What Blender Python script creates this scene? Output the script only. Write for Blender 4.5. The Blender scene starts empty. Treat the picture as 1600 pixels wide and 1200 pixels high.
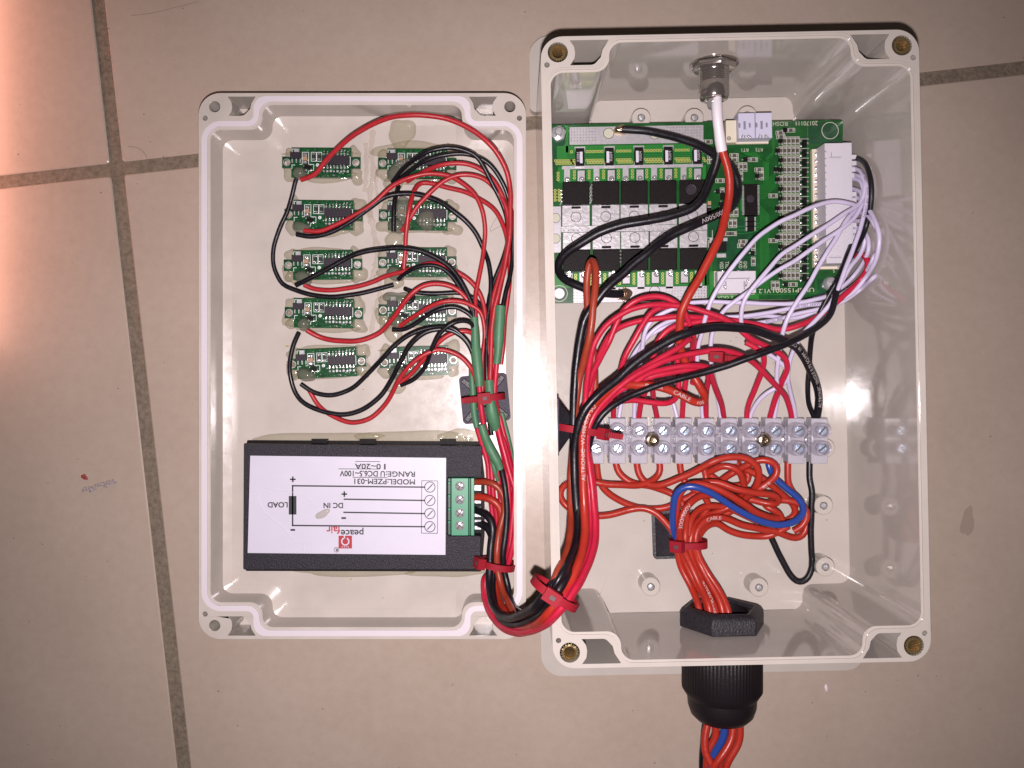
import bpy, bmesh, math, random
from math import sin, cos, pi, radians, atan2, hypot
from mathutils import Vector, Matrix

# ------------------------------------------------------------------ camera, light, exposure
S = 0.001                                   # everything below is written in millimetres
FP, CZ = 1289.0, 319.0                      # focal length in photo pixels, camera height (mm)
scene = bpy.context.scene
COL = scene.collection
cam_d = bpy.data.cameras.new('camera'); cam = bpy.data.objects.new('camera', cam_d); COL.objects.link(cam)
cam.location = (0, 0, CZ * S); cam_d.sensor_width = 36; cam_d.lens = FP / 1600 * 36
cam_d.clip_start = 0.01; cam_d.clip_end = 50
scene.camera = cam
world = bpy.data.worlds.new('World'); scene.world = world; world.use_nodes = True
world.node_tree.nodes['Background'].inputs[0].default_value = (1.0, .83, .76, 1)
world.node_tree.nodes['Background'].inputs[1].default_value = .046
fl = bpy.data.lights.new('phone_flash', 'SPOT'); fo = bpy.data.objects.new('phone_flash', fl); COL.objects.link(fo)
fo.location = (.001, -.014, CZ * S); fl.energy = 6.3; fl.shadow_soft_size = .0022
fl.spot_size = radians(112); fl.spot_blend = 1.0; fl.color = (1.0, .91, .93)
wl = bpy.data.lights.new('added_edge_glow', 'AREA'); wo = bpy.data.objects.new('added_edge_glow', wl); COL.objects.link(wo)  # added light, no real lamp here; stands in for the blurred left-edge glow
wl.shape = 'RECTANGLE'; wl.size = .02; wl.size_y = .17; wl.energy = .085; wl.color = (1, .45, .33)
wo.location = (-.219, .100, .020); wo.rotation_euler = (0, radians(-35), 0)
vs = scene.view_settings; vs.view_transform = 'Standard'; vs.look = 'None'; vs.exposure = -0.08; vs.gamma = 1

R = random.Random(7)
def P(px, py, h=0.0):
    Z = CZ - h
    return Vector(((px - 800) / FP * Z, (600 - py) / FP * Z, h))
def S_(d, h): return d / FP * (CZ - h)       # photo pixels -> mm at a height

# ------------------------------------------------------------------ materials
MATS = {}
def mat(name, col, rough=.4, metal=0, spec=.5, coat=0, alpha=1, trans=0, ior=1.5, noise=None, bump=None, sss=0, nscale=400, rn=0):
    if name in MATS: return MATS[name]
    m = bpy.data.materials.new(name); m.use_nodes = True; nt = m.node_tree; b = nt.nodes['Principled BSDF']
    b.inputs['Base Color'].default_value = (*col, 1); b.inputs['Roughness'].default_value = rough
    b.inputs['Metallic'].default_value = metal; b.inputs['Specular IOR Level'].default_value = spec
    b.inputs['Coat Weight'].default_value = coat; b.inputs['Coat Roughness'].default_value = .08
    b.inputs['Alpha'].default_value = alpha; b.inputs['Transmission Weight'].default_value = trans; b.inputs['IOR'].default_value = ior
    if sss:
        b.inputs['Subsurface Weight'].default_value = sss; b.inputs['Subsurface Radius'].default_value = (1, .9, .8); b.inputs['Subsurface Scale'].default_value = .002
    tc = nt.nodes.new('ShaderNodeTexCoord')
    if noise:
        n = nt.nodes.new('ShaderNodeTexNoise'); n.inputs['Scale'].default_value = nscale; n.inputs['Detail'].default_value = 6
        nt.links.new(tc.outputs['Object'], n.inputs['Vector'])
        r = nt.nodes.new('ShaderNodeValToRGB')
        r.color_ramp.elements[0].position = .3; r.color_ramp.elements[1].position = .7
        r.color_ramp.elements[0].color = (*[c * (1 - noise) for c in col], 1)
        r.color_ramp.elements[1].color = (*[min(1, c * (1 + noise)) for c in col], 1)
        nt.links.new(n.outputs['Fac'], r.inputs['Fac']); nt.links.new(r.outputs['Color'], b.inputs['Base Color'])
    if rn:
        n3 = nt.nodes.new('ShaderNodeTexNoise'); n3.inputs['Scale'].default_value = 130; n3.inputs['Detail'].default_value = 7; n3.inputs['Roughness'].default_value = .7
        nt.links.new(tc.outputs['Object'], n3.inputs['Vector']); mr = nt.nodes.new('ShaderNodeMapRange'); mr.inputs[1].default_value = .35; mr.inputs[2].default_value = .7
        mr.inputs[3].default_value = rough; mr.inputs[4].default_value = rough + rn; nt.links.new(n3.outputs['Fac'], mr.inputs[0]); nt.links.new(mr.outputs[0], b.inputs['Roughness'])
    if bump:
        sc, st = bump
        n2 = nt.nodes.new('ShaderNodeTexNoise'); n2.inputs['Scale'].default_value = sc; n2.inputs['Detail'].default_value = 4
        nt.links.new(tc.outputs['Object'], n2.inputs['Vector'])
        bp = nt.nodes.new('ShaderNodeBump'); bp.inputs['Strength'].default_value = st; bp.inputs['Distance'].default_value = .0004
        nt.links.new(n2.outputs['Fac'], bp.inputs['Height']); nt.links.new(bp.outputs['Normal'], b.inputs['Normal'])
    MATS[name] = m; return m
def clear(name, col, a, rough, bsc, bst):
    m = bpy.data.materials.new(name); m.use_nodes = True; nt = m.node_tree; nt.nodes.clear(); N = nt.nodes.new; L = nt.links.new
    out = N('ShaderNodeOutputMaterial'); tr = N('ShaderNodeBsdfTransparent'); df = N('ShaderNodeBsdfDiffuse'); gl = N('ShaderNodeBsdfGlossy'); fr = N('ShaderNodeFresnel')
    tr.inputs['Color'].default_value = (*[.80 + .20 * min(1, c * 1.8) for c in col], 1); df.inputs['Color'].default_value = (*col, 1); gl.inputs['Roughness'].default_value = rough; fr.inputs['IOR'].default_value = 1.5
    m1 = N('ShaderNodeMixShader'); m1.inputs[0].default_value = a; L(tr.outputs[0], m1.inputs[1]); L(df.outputs[0], m1.inputs[2])
    m2 = N('ShaderNodeMixShader'); mn = N('ShaderNodeMath'); mn.operation = 'MINIMUM'; mn.inputs[1].default_value = .09; L(fr.outputs[0], mn.inputs[0]); L(mn.outputs[0], m2.inputs[0]); L(m1.outputs[0], m2.inputs[1]); L(gl.outputs[0], m2.inputs[2]); L(m2.outputs[0], out.inputs[0])
    tc = N('ShaderNodeTexCoord'); nz = N('ShaderNodeTexNoise'); nz.inputs['Scale'].default_value = bsc; nz.inputs['Detail'].default_value = 3; L(tc.outputs['Object'], nz.inputs['Vector'])
    bp = N('ShaderNodeBump'); bp.inputs['Strength'].default_value = bst; bp.inputs['Distance'].default_value = .0005; L(nz.outputs['Fac'], bp.inputs['Height'])
    L(bp.outputs['Normal'], gl.inputs['Normal']); L(bp.outputs['Normal'], df.inputs['Normal']); return m
PL   = mat('grey_abs', (.455, .412, .375), .065, noise=.04, nscale=90, rn=.07, bump=(90, .05))
PLL  = mat('lid_abs', (.49, .44, .40), .14, noise=.06, nscale=90, rn=.14, bump=(90, .06))
GSK  = mat('seal_rubber', (.62, .56, .60), .5, bump=(300, .1))
BRASS= mat('brass', (.60, .46, .24), .22, .88, bump=(900, .4))
BRASSD=mat('brass_dark', (.22, .14, .06), .3, 1)
HOLE = mat('dark_hole', (.07, .05, .05), .6)
TIN  = mat('tinned', (.50, .48, .50), .36, .5, noise=.14, nscale=500, bump=(700, .25))
TINP = mat('tin_plain', (.42, .40, .42), .45, .45, noise=.1, nscale=800)
SOLD = mat('solder', (.62, .60, .61), .2, .75, bump=(1800, .5))
SOLDB= mat('solder_brown', (.32, .21, .14), .2, .8, bump=(900, .6))
STEEL= mat('steel', (.55, .55, .57), .26, .6, bump=(1200, .2))
CHROME=mat('chrome', (.46, .42, .39), .14, .9)
ZINC = mat('zinc_blue', (.42, .50, .64), .28, .6, bump=(1500, .5))
PCB  = mat('pcb_mask', (.007, .072, .014), .28, coat=.3, noise=.25, nscale=250)
PCBD = mat('pcb_dark', (.006, .055, .020), .28, coat=.3, noise=.3, nscale=250)
PCBL = mat('pcb_trace', (.018, .165, .026), .28, coat=.3)
PCBM = mat('pcb_small', (.008, .062, .020), .25, coat=.4, noise=.6, nscale=900)
FR4  = mat('fr4_edge', (.35, .30, .14), .6)
SILK = mat('silkscreen', (.46, .45, .36), .6)
SILKW= mat('silkscreen_white', (.75, .77, .76), .6)
GOLD = mat('via_ring', (.42, .46, .10), .4, .3)
EPX  = mat('black_epoxy', (.008, .0055, .006), .5, spec=.12, noise=.3, nscale=900, bump=(2500, .25))
EPXG = mat('grey_epoxy', (.026, .019, .027), .45, spec=.3, bump=(2500, .2))
CER  = mat('ceramic_tan', (.36, .22, .13), .45)
RESB = mat('resistor_body', (.030, .026, .028), .35)
NYL  = mat('white_nylon', (.55, .52, .57), .45, spec=.3, sss=.15)
LIL  = mat('lilac_nylon', (.50, .49, .62), .4)
CREAM= mat('cream_nylon', (.62, .56, .44), .5)
RED  = mat('red_wire', (.36, .018, .024), .30, spec=.35, rn=.22, noise=.10, nscale=220, bump=(700, .16))
CRIM = mat('crimson_wire', (.44, .013, .040), .30, spec=.35, rn=.22, noise=.10, nscale=220, bump=(700, .16))
ORG  = mat('orange_red_wire', (.34, .023, .013), .28, spec=.35, rn=.22, noise=.10, nscale=220, bump=(700, .16))
BRN  = mat('brick_red_wire', (.27, .035, .017), .30, spec=.35, rn=.22, noise=.10, nscale=220, bump=(700, .16))
BLK  = mat('black_wire', (.006, .005, .008), .28, spec=.4, rn=.25, bump=(700, .2))
BLUE = mat('blue_wire', (.018, .050, .25), .3, bump=(500, .05))
WHT  = mat('white_wire', (.52, .46, .62), .34, noise=.05, nscale=200, rn=.2, bump=(700, .12))
SHRW = mat('white_shrink', (.66, .61, .65), .45, sss=.1)
SHRG = mat('green_shrink', (.060, .165, .085), .5, spec=.4, noise=.12, nscale=300, bump=(300, .15))
TIE  = mat('red_nylon_tie', (.25, .010, .020), .6, spec=.15, bump=(500, .2))
MNT  = mat('black_mount', (.022, .020, .026), .35, noise=.3, nscale=1200, bump=(2200, .5))
MNTG = mat('grey_mount', (.05, .043, .062), .5, spec=.3, noise=.35, nscale=1600, bump=(2500, .6))
GLAND= mat('black_nylon', (.009, .006, .008), .45, spec=.35, bump=(1200, .2))
GLANDT=mat('black_nylon_rough', (.035, .033, .042), .5, noise=.4, nscale=1500, bump=(2000, .8))
CASE = mat('black_case', (.017, .014, .022), .46, spec=.32, noise=.25, nscale=2200, bump=(2600, .7))
LAB  = mat('label_paper', (.56, .53, .62), .38, noise=.03, nscale=60, rn=.1, bump=(45, .25))
INK  = mat('black_ink', (.02, .02, .025), .5)
INKR = mat('red_ink', (.36, .02, .03), .5)
TBG  = mat('green_terminal', (.045, .24, .13), .35)
TBGD = mat('green_terminal_dark', (.012, .06, .035), .4)
PE   = mat('translucent_pe', (.50, .475, .535), .2, alpha=.74, sss=.2, bump=(400, .1))
PET  = clear('clear_pe', (.60, .56, .66), .30, .12, 500, .15)
GLU  = clear('hot_glue', (.42, .39, .27), .24, .09, 260, .8)
GLUC = clear('hot_glue_clear', (.55, .50, .44), .04, .08, 500, .8)
GLUG = clear('hot_glue_thick', (.22, .22, .17), .45, .09, 240, .7)
GRIME= mat('grime', (.12, .10, .09), .8)
YEL  = mat('yellow_stain', (.45, .33, .08), .5)

# tile and grout
def tile_mat():
    m = bpy.data.materials.new('floor_tile'); m.use_nodes = True; nt = m.node_tree; b = nt.nodes['Principled BSDF']
    tc = nt.nodes.new('ShaderNodeTexCoord'); L = nt.links.new
    def nz(s, d):
        n = nt.nodes.new('ShaderNodeTexNoise'); n.inputs['Scale'].default_value = s; n.inputs['Detail'].default_value = d; n.inputs['Roughness'].default_value = .62
        L(tc.outputs['Object'], n.inputs['Vector']); return n
    a = nz(14, 6); c = nz(260, 5); e = nz(1400, 3)
    r = nt.nodes.new('ShaderNodeValToRGB'); r.color_ramp.elements[0].position = .3; r.color_ramp.elements[1].position = .72
    r.color_ramp.elements[0].color = (.375, .298, .246, 1); r.color_ramp.elements[1].color = (.425, .345, .290, 1)
    L(a.outputs['Fac'], r.inputs['Fac'])
    r2 = nt.nodes.new('ShaderNodeValToRGB'); r2.color_ramp.elements[0].position = .25; r2.color_ramp.elements[1].position = .75
    r2.color_ramp.elements[0].color = (.95, .94, .93, 1); r2.color_ramp.elements[1].color = (1.03, 1.03, 1.02, 1)
    L(c.outputs['Fac'], r2.inputs['Fac'])
    mx = nt.nodes.new('ShaderNodeMix'); mx.data_type = 'RGBA'; mx.blend_type = 'MULTIPLY'; mx.inputs[0].default_value = 1
    L(r.outputs['Color'], mx.inputs[6]); L(r2.outputs['Color'], mx.inputs[7])
    r3 = nt.nodes.new('ShaderNodeValToRGB'); r3.color_ramp.elements[0].position = .27; r3.color_ramp.elements[1].position = .36
    r3.color_ramp.elements[0].color = (.55, .5, .45, 1); r3.color_ramp.elements[1].color = (1, 1, 1, 1); L(e.outputs['Fac'], r3.inputs['Fac'])
    mx2 = nt.nodes.new('ShaderNodeMix'); mx2.data_type = 'RGBA'; mx2.blend_type = 'MULTIPLY'; mx2.inputs[0].default_value = .6
    L(mx.outputs[2], mx2.inputs[6]); L(r3.outputs['Color'], mx2.inputs[7]); L(mx2.outputs[2], b.inputs['Base Color'])
    mr = nt.nodes.new('ShaderNodeMapRange'); mr.inputs[3].default_value = .22; mr.inputs[4].default_value = .42; L(c.outputs['Fac'], mr.inputs[0]); L(mr.outputs[0], b.inputs['Roughness'])
    bp = nt.nodes.new('ShaderNodeBump'); bp.inputs['Strength'].default_value = .12; bp.inputs['Distance'].default_value = .0003
    L(c.outputs['Fac'], bp.inputs['Height']); L(bp.outputs['Normal'], b.inputs['Normal'])
    return m
TILE = tile_mat()
GROUT = mat('grout', (.165, .128, .095), .85, noise=.26, nscale=600, bump=(1100, 1.0))

# ------------------------------------------------------------------ mesh builder (world mm)
class MB:
    def __init__(s): s.v = []; s.f = []; s.m = []; s.sm = []
    def add(s, vs_, fs, mi=0, smooth=False):
        o = len(s.v); s.v += [Vector(v) for v in vs_]
        for f in fs: s.f.append([i + o for i in f]); s.m.append(mi); s.sm.append(smooth)
    def box(s, c, d, rz=0, mi=0, top=1.0, topy=None):
        c = Vector(c); x, y, z = d[0] / 2, d[1] / 2, d[2] / 2; ty = top if topy is None else topy
        M = Matrix.Rotation(rz, 3, 'Z')
        vs_ = [c + M @ Vector(p) for p in [(-x, -y, -z), (x, -y, -z), (x, y, -z), (-x, y, -z), (-x * top, -y * ty, z), (x * top, -y * ty, z), (x * top, y * ty, z), (-x * top, y * ty, z)]]
        s.add(vs_, [(3, 2, 1, 0), (4, 5, 6, 7), (0, 1, 5, 4), (1, 2, 6, 5), (2, 3, 7, 6), (3, 0, 4, 7)], mi)
    def lathe(s, c, prof, seg=24, axis='z', mi=0, smooth=True, rot=0, close=True, dirv=None):
        # prof: list of (r, t) along axis
        c = Vector(c)
        if dirv is not None: A = Vector(dirv).normalized()
        else: A = {'z': Vector((0, 0, 1)), 'y': Vector((0, 1, 0)), 'x': Vector((1, 0, 0))}[axis]
        U = A.orthogonal().normalized() if dirv is not None else {'z': Vector((1, 0, 0)), 'y': Vector((0, 0, 1)), 'x': Vector((0, 1, 0))}[axis]
        V = A.cross(U)
        vs_ = []
        for r, t in prof:
            for i in range(seg):
                a = rot + 2 * pi * i / seg; vs_.append(c + A * t + (U * cos(a) + V * sin(a)) * max(r, 1e-4))
        fs = []
        for k in range(len(prof) - 1):
            for i in range(seg):
                j = (i + 1) % seg; fs.append((k * seg + i, k * seg + j, (k + 1) * seg + j, (k + 1) * seg + i))
        if close: fs.append(tuple(range(seg - 1, -1, -1))); fs.append(tuple((len(prof) - 1) * seg + i for i in range(seg)))
        s.add(vs_, fs, mi, smooth)
    def cyl(s, c, r, h, seg=20, mi=0, axis='z', rot=0, smooth=True): s.lathe(c, [(r, 0), (r, h)], seg, axis, mi, smooth, rot)
    def tube(s, pts, r, seg=12, mi=0, caps=True):
        n = len(pts); rs = r if isinstance(r, (list, tuple)) else [r] * n
        T = []
        for i in range(n):
            d = pts[min(i + 1, n - 1)] - pts[max(i - 1, 0)]; T.append(d.normalized() if d.length > 1e-9 else Vector((1, 0, 0)))
        N = Vector((0, 0, 1)); N = (N - T[0] * N.dot(T[0])); N = N.normalized() if N.length > 1e-3 else T[0].orthogonal().normalized()
        vs_ = []
        for i in range(n):
            N = (N - T[i] * N.dot(T[i])).normalized(); B = T[i].cross(N)
            for k in range(seg):
                a = 2 * pi * k / seg; vs_.append(pts[i] + (N * cos(a) + B * sin(a)) * rs[i])
        fs = [(i * seg + k, i * seg + (k + 1) % seg, (i + 1) * seg + (k + 1) % seg, (i + 1) * seg + k) for i in range(n - 1) for k in range(seg)]
        s.add(vs_, fs, mi, True)
        if caps: s.add(vs_[:seg], [tuple(range(seg - 1, -1, -1))], mi); s.add(vs_[-seg:], [tuple(range(seg))], mi)
    def poly(s, pts, mi=0): s.add(pts, [tuple(range(len(pts)))], mi)
    def disc(s, c, r, mi=0, seg=14): c = Vector(c); s.poly([c + Vector((cos(2 * pi * i / seg) * r, sin(2 * pi * i / seg) * r, 0)) for i in range(seg)], mi)
    def ring(s, c, r0, r1, mi=0, seg=28, a0=0, a1=2 * pi):
        c = Vector(c); full = abs(a1 - a0 - 2 * pi) < 1e-6; n = seg if full else seg + 1
        vs_ = []
        for i in range(n):
            a = a0 + (a1 - a0) * i / seg
            vs_ += [c + Vector((cos(a) * r0, sin(a) * r0, 0)), c + Vector((cos(a) * r1, sin(a) * r1, 0))]
        fs = [(2 * i, 2 * i + 1, (2 * i + 3) % (2 * n), (2 * i + 2) % (2 * n)) for i in range(seg)]
        s.add(vs_, fs, mi)
    def strip(s, a, b, w, mi=0):        # flat line a->b
        a = Vector(a); b = Vector(b); d = (b - a); nn = Vector((-d.y, d.x, 0)).normalized() * (w / 2)
        s.poly([a - nn, b - nn, b + nn, a + nn], mi)
    def slab(s, loops, z0, z1, mi=0, M=None):   # 2D outlines with holes, extruded
        cu = bpy.data.curves.new('t', 'CURVE'); cu.dimensions = '2D'; cu.fill_mode = 'BOTH'; cu.extrude = (z1 - z0) / 2
        for lp in loops:
            sp = cu.splines.new('POLY'); sp.points.add(len(lp) - 1); sp.use_cyclic_u = True
            for i, p in enumerate(lp): sp.points[i].co = (p[0], p[1], 0, 1)
        ob = bpy.data.objects.new('t', cu); COL.objects.link(ob); bpy.context.view_layer.update()
        me = bpy.data.meshes.new_from_object(ob.evaluated_get(bpy.context.evaluated_depsgraph_get()))
        bm = bmesh.new(); bm.from_mesh(me); bmesh.ops.remove_doubles(bm, verts=bm.verts, dist=1e-4); bmesh.ops.recalc_face_normals(bm, faces=bm.faces)
        vs_ = [Vector((v.co.x, v.co.y, v.co.z + (z0 + z1) / 2)) for v in bm.verts]
        if M is not None: vs_ = [M @ v for v in vs_]
        bm.verts.index_update(); fs = [[v.index for v in f.verts] for f in bm.faces]; bm.free()
        bpy.data.objects.remove(ob); bpy.data.curves.remove(cu); bpy.data.meshes.remove(me)
        s.add(vs_, fs, mi, True)
    def loft(s, la, za, lb, zb, mi=0, M=None):
        n = len(la); vs_ = [Vector((*p, za)) for p in la] + [Vector((*p, zb)) for p in lb]
        if M is not None: vs_ = [M @ v for v in vs_]
        s.add(vs_, [(i, (i + 1) % n, n + (i + 1) % n, n + i) for i in range(n)], mi, True)
    def text(s, txt, c, width, height, rot=0, mi=0):    # centred flat text in the plane z=c.z
        vs_, fs, (x0, y0, x1, y1) = text_geo(txt)
        c = Vector(c); sx = width / max(1e-6, x1 - x0); sy = height / max(1e-6, y1 - y0); M = Matrix.Rotation(rot, 3, 'Z')
        s.add([c + M @ Vector(((v[0] - (x0 + x1) / 2) * sx, (v[1] - (y0 + y1) / 2) * sy, 0)) for v in vs_], fs, mi)
    def mesh(s, name, mats, loc=(0, 0, 0), rz=0, autosmooth=None):
        me = bpy.data.meshes.new(name); L = Vector(loc); Mi = Matrix.Rotation(-rz, 3, 'Z')
        me.from_pydata([(Mi @ (v - L)) * S for v in s.v], [], s.f)
        for m in (mats if isinstance(mats, (list, tuple)) else [mats]): me.materials.append(m)
        for p, mi, sm in zip(me.polygons, s.m, s.sm): p.material_index = mi; p.use_smooth = sm
        me.update()
        me.set_sharp_from_angle(angle=radians(38 if autosmooth is None else autosmooth))
        return me
_tc = {}
def text_geo(txt):
    if txt in _tc: return _tc[txt]
    cu = bpy.data.curves.new('t', 'FONT'); cu.body = txt; cu.size = 1; cu.resolution_u = 3
    ob = bpy.data.objects.new('t', cu); COL.objects.link(ob); bpy.context.view_layer.update()
    me = bpy.data.meshes.new_from_object(ob.evaluated_get(bpy.context.evaluated_depsgraph_get()))
    vs_ = [(v.co.x, v.co.y) for v in me.vertices]; fs = [list(p.vertices) for p in me.polygons]
    bpy.data.objects.remove(ob); bpy.data.curves.remove(cu); bpy.data.meshes.remove(me)
    xs = [v[0] for v in vs_]; ys = [v[1] for v in vs_]
    _tc[txt] = (vs_, fs, (min(xs), min(ys), max(xs), max(ys))); return _tc[txt]

def tag(o, label, cat, group=None, kind=None):
    o['label'] = label; o['category'] = cat
    if group: o['group'] = group
    if kind: o['kind'] = kind
def solo(name, mb, mats, loc, label=None, cat=None, group=None, kind=None):
    o = bpy.data.objects.new(name, mb.mesh(name, mats, loc)); o.location = Vector(loc) * S; COL.objects.link(o)
    if label: tag(o, label, cat, group, kind)
    elif kind: o['kind'] = kind
    return o
def root(name, loc, label, cat, group=None):
    o = bpy.data.objects.new(name, None); o.empty_display_size = .01; o.location = Vector(loc) * S; COL.objects.link(o)
    tag(o, label, cat, group); o['_mm'] = list(loc); return o
def part(name, mb, mats, parent, label=None, bevel=0):
    base = parent if '_mm' in parent else parent.parent
    o = bpy.data.objects.new(name, mb.mesh(name, mats, Vector(base['_mm']))); COL.objects.link(o); o.parent = parent
    if label: o['label'] = label
    if bevel:
        b = o.modifiers.new('bevel', 'BEVEL'); b.width = bevel * S; b.segments = 2; b.limit_method = 'ANGLE'; b.angle_limit = radians(40)
    return o
def inst(name, me, parent, pos, rz=0, label=None):      # shared mesh as a part (mesh built around origin, mm)
    o = bpy.data.objects.new(name, me); COL.objects.link(o); o.parent = parent
    base = parent if '_mm' in parent else parent.parent
    o.location = (Vector(pos) - Vector(base['_mm'])) * S; o.rotation_euler = (0, 0, rz)
    if label: o['label'] = label
    return o

def fillet(pts, rads, seg=7):
    out = []; n = len(pts)
    for i in range(n):
        p0, p, p1 = Vector(pts[i - 1]), Vector(pts[i]), Vector(pts[(i + 1) % n]); r = rads[i] if isinstance(rads, (list, tuple)) else rads
        if r <= 0: out.append((p.x, p.y)); continue
        a = (p0 - p).normalized(); b = (p1 - p).normalized(); ang = a.angle(b)
        d = min(r / math.tan(ang / 2), (p0 - p).length * .49, (p1 - p).length * .49); rr = d * math.tan(ang / 2)
        c = p + (a + b).normalized() * (rr / sin(ang / 2)); s0 = p + a * d; s1 = p + b * d
        a0 = atan2(s0.y - c.y, s0.x - c.x); a1 = atan2(s1.y - c.y, s1.x - c.x); da = (a1 - a0 + pi) % (2 * pi) - pi
        for k in range(seg + 1): t = a0 + da * k / seg; out.append((c.x + cos(t) * rr, c.y + sin(t) * rr))
    return out
def rrect(w, h, r, seg=7, cx=0, cy=0):
    return fillet([(cx + w / 2, cy + h / 2), (cx - w / 2, cy + h / 2), (cx - w / 2, cy - h / 2), (cx + w / 2, cy - h / 2)], r, seg)
def circ(cx, cy, r, n=24): return [(cx + cos(2 * pi * i / n) * r, cy + sin(2 * pi * i / n) * r) for i in range(n)]
def opening(w, h, nx, ny, rc, rs, d=0):     # rectangle w x h with notched corners; d>0 expands it
    W, H = w / 2 + d, h / 2 + d; a, b = W - nx, H - ny; rc += d; rs -= d
    pts = [(W, b), (a, b), (a, H), (-a, H), (-a, b), (-W, b), (-W, -b), (-a, -b), (-a, -H), (a, -H), (a, -b), (W, -b)]
    rd = [rc, rs, rc, rc, rs, rc, rc, rs, rc, rc, rs, rc]
    return fillet(pts, rd, 8)
def smooth_path(pts, step=1.2):
    # centripetal-like Catmull-Rom, resampled
    n = len(pts)
    if n < 3:
        k = max(2, int((pts[1] - pts[0]).length / step)); return [pts[0].lerp(pts[1], i / k) for i in range(k + 1)]
    Q = [pts[0] * 2 - pts[1]] + list(pts) + [pts[-1] * 2 - pts[-2]]; out = []
    for i in range(1, n):
        p0, p1, p2, p3 = Q[i - 1], Q[i], Q[i + 1], Q[i + 2]
        t0 = 0; t1 = t0 + max(1e-3, (p1 - p0).length) ** .5; t2 = t1 + max(1e-3, (p2 - p1).length) ** .5; t3 = t2 + max(1e-3, (p3 - p2).length) ** .5
        k = max(2, int((p2 - p1).length / step))
        for j in range(k):
            t = t1 + (t2 - t1) * j / k
            A1 = p0 * ((t1 - t) / (t1 - t0)) + p1 * ((t - t0) / (t1 - t0)); A2 = p1 * ((t2 - t) / (t2 - t1)) + p2 * ((t - t1) / (t2 - t1)); A3 = p2 * ((t3 - t) / (t3 - t2)) + p3 * ((t - t2) / (t3 - t2))
            B1 = A1 * ((t2 - t) / (t2 - t0)) + A2 * ((t - t0) / (t2 - t0)); B2 = A2 * ((t3 - t) / (t3 - t1)) + A3 * ((t - t1) / (t3 - t1))
            out.append(B1 * ((t2 - t) / (t2 - t1)) + B2 * ((t - t1) / (t2 - t1)))
    out.append(pts[-1].copy())
    for _ in range(2):      # relax a little
        out = [out[0]] + [out[i] * .5 + (out[i - 1] + out[i + 1]) * .25 for i in range(1, len(out) - 1)] + [out[-1]]
    wq = random.Random(int(abs(pts[0].x * 13 + pts[-1].y * 7)) + len(out)); a_ = [wq.uniform(0, 6.28) for _ in range(6)]; m_ = len(out) - 1; d_ = 0
    for i, p in enumerate(out):
        if i: d_ += step
        e = min(1, i / 4, (m_ - i) / 4)
        out[i] = p + Vector((sin(d_ / 3.1 + a_[0]) * .07 + sin(d_ / 1.3 + a_[1]) * .03, sin(d_ / 3.7 + a_[2]) * .07 + sin(d_ / 1.5 + a_[3]) * .03, sin(d_ / 4.5 + a_[4]) * .1)) * e
    return out
def path(spec):
    """'x,y,h x,y x,y,h' photo pixels + height in mm; missing heights are interpolated"""
    it = [tuple(float(q) for q in t.split(',')) for t in spec.split()]
    hs = [(i, t[2]) for i, t in enumerate(it) if len(t) > 2]; out = []
    for i, t in enumerate(it):
        if len(t) > 2: h = t[2]
        else:
            a = [q for q in hs if q[0] < i]; b = [q for q in hs if q[0] > i]
            if a and b: (i0, h0), (i1, h1) = a[-1], b[0]; h = h0 + (h1 - h0) * (i - i0) / (i1 - i0)
            else: h = (a[-1] if a else b[0])[1]
        p = P(t[0], t[1], h)
        while h < 57 and 'MBXI' in globals() and abs((MBXI @ p).y) < 97 and 55.6 < abs((MBXI @ p).x) < 61 and t[0] > 1100: h += .5; p = P(t[0], t[1], h)
        out.append(p)
    return smooth_path(out)
WIRES = 0
def wire(spec, m, r, label, group=None, name='wire', text=None):
    """text: list of (string, start fraction, letter height mm, ink, reverse)"""
    pts = path(spec); mb = MB(); mb.tube(pts, r, 12)
    loc = pts[0]
    o = solo(name, mb, m, loc, label, 'wire', group)
    o['_mm'] = list(loc)
    for (s, f0, hh, ink, rev) in (text or []):
        tm = wrap_text(pts, r, s, f0, hh, rev); part('printed_text', tm, ink, o)
    return o
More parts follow.
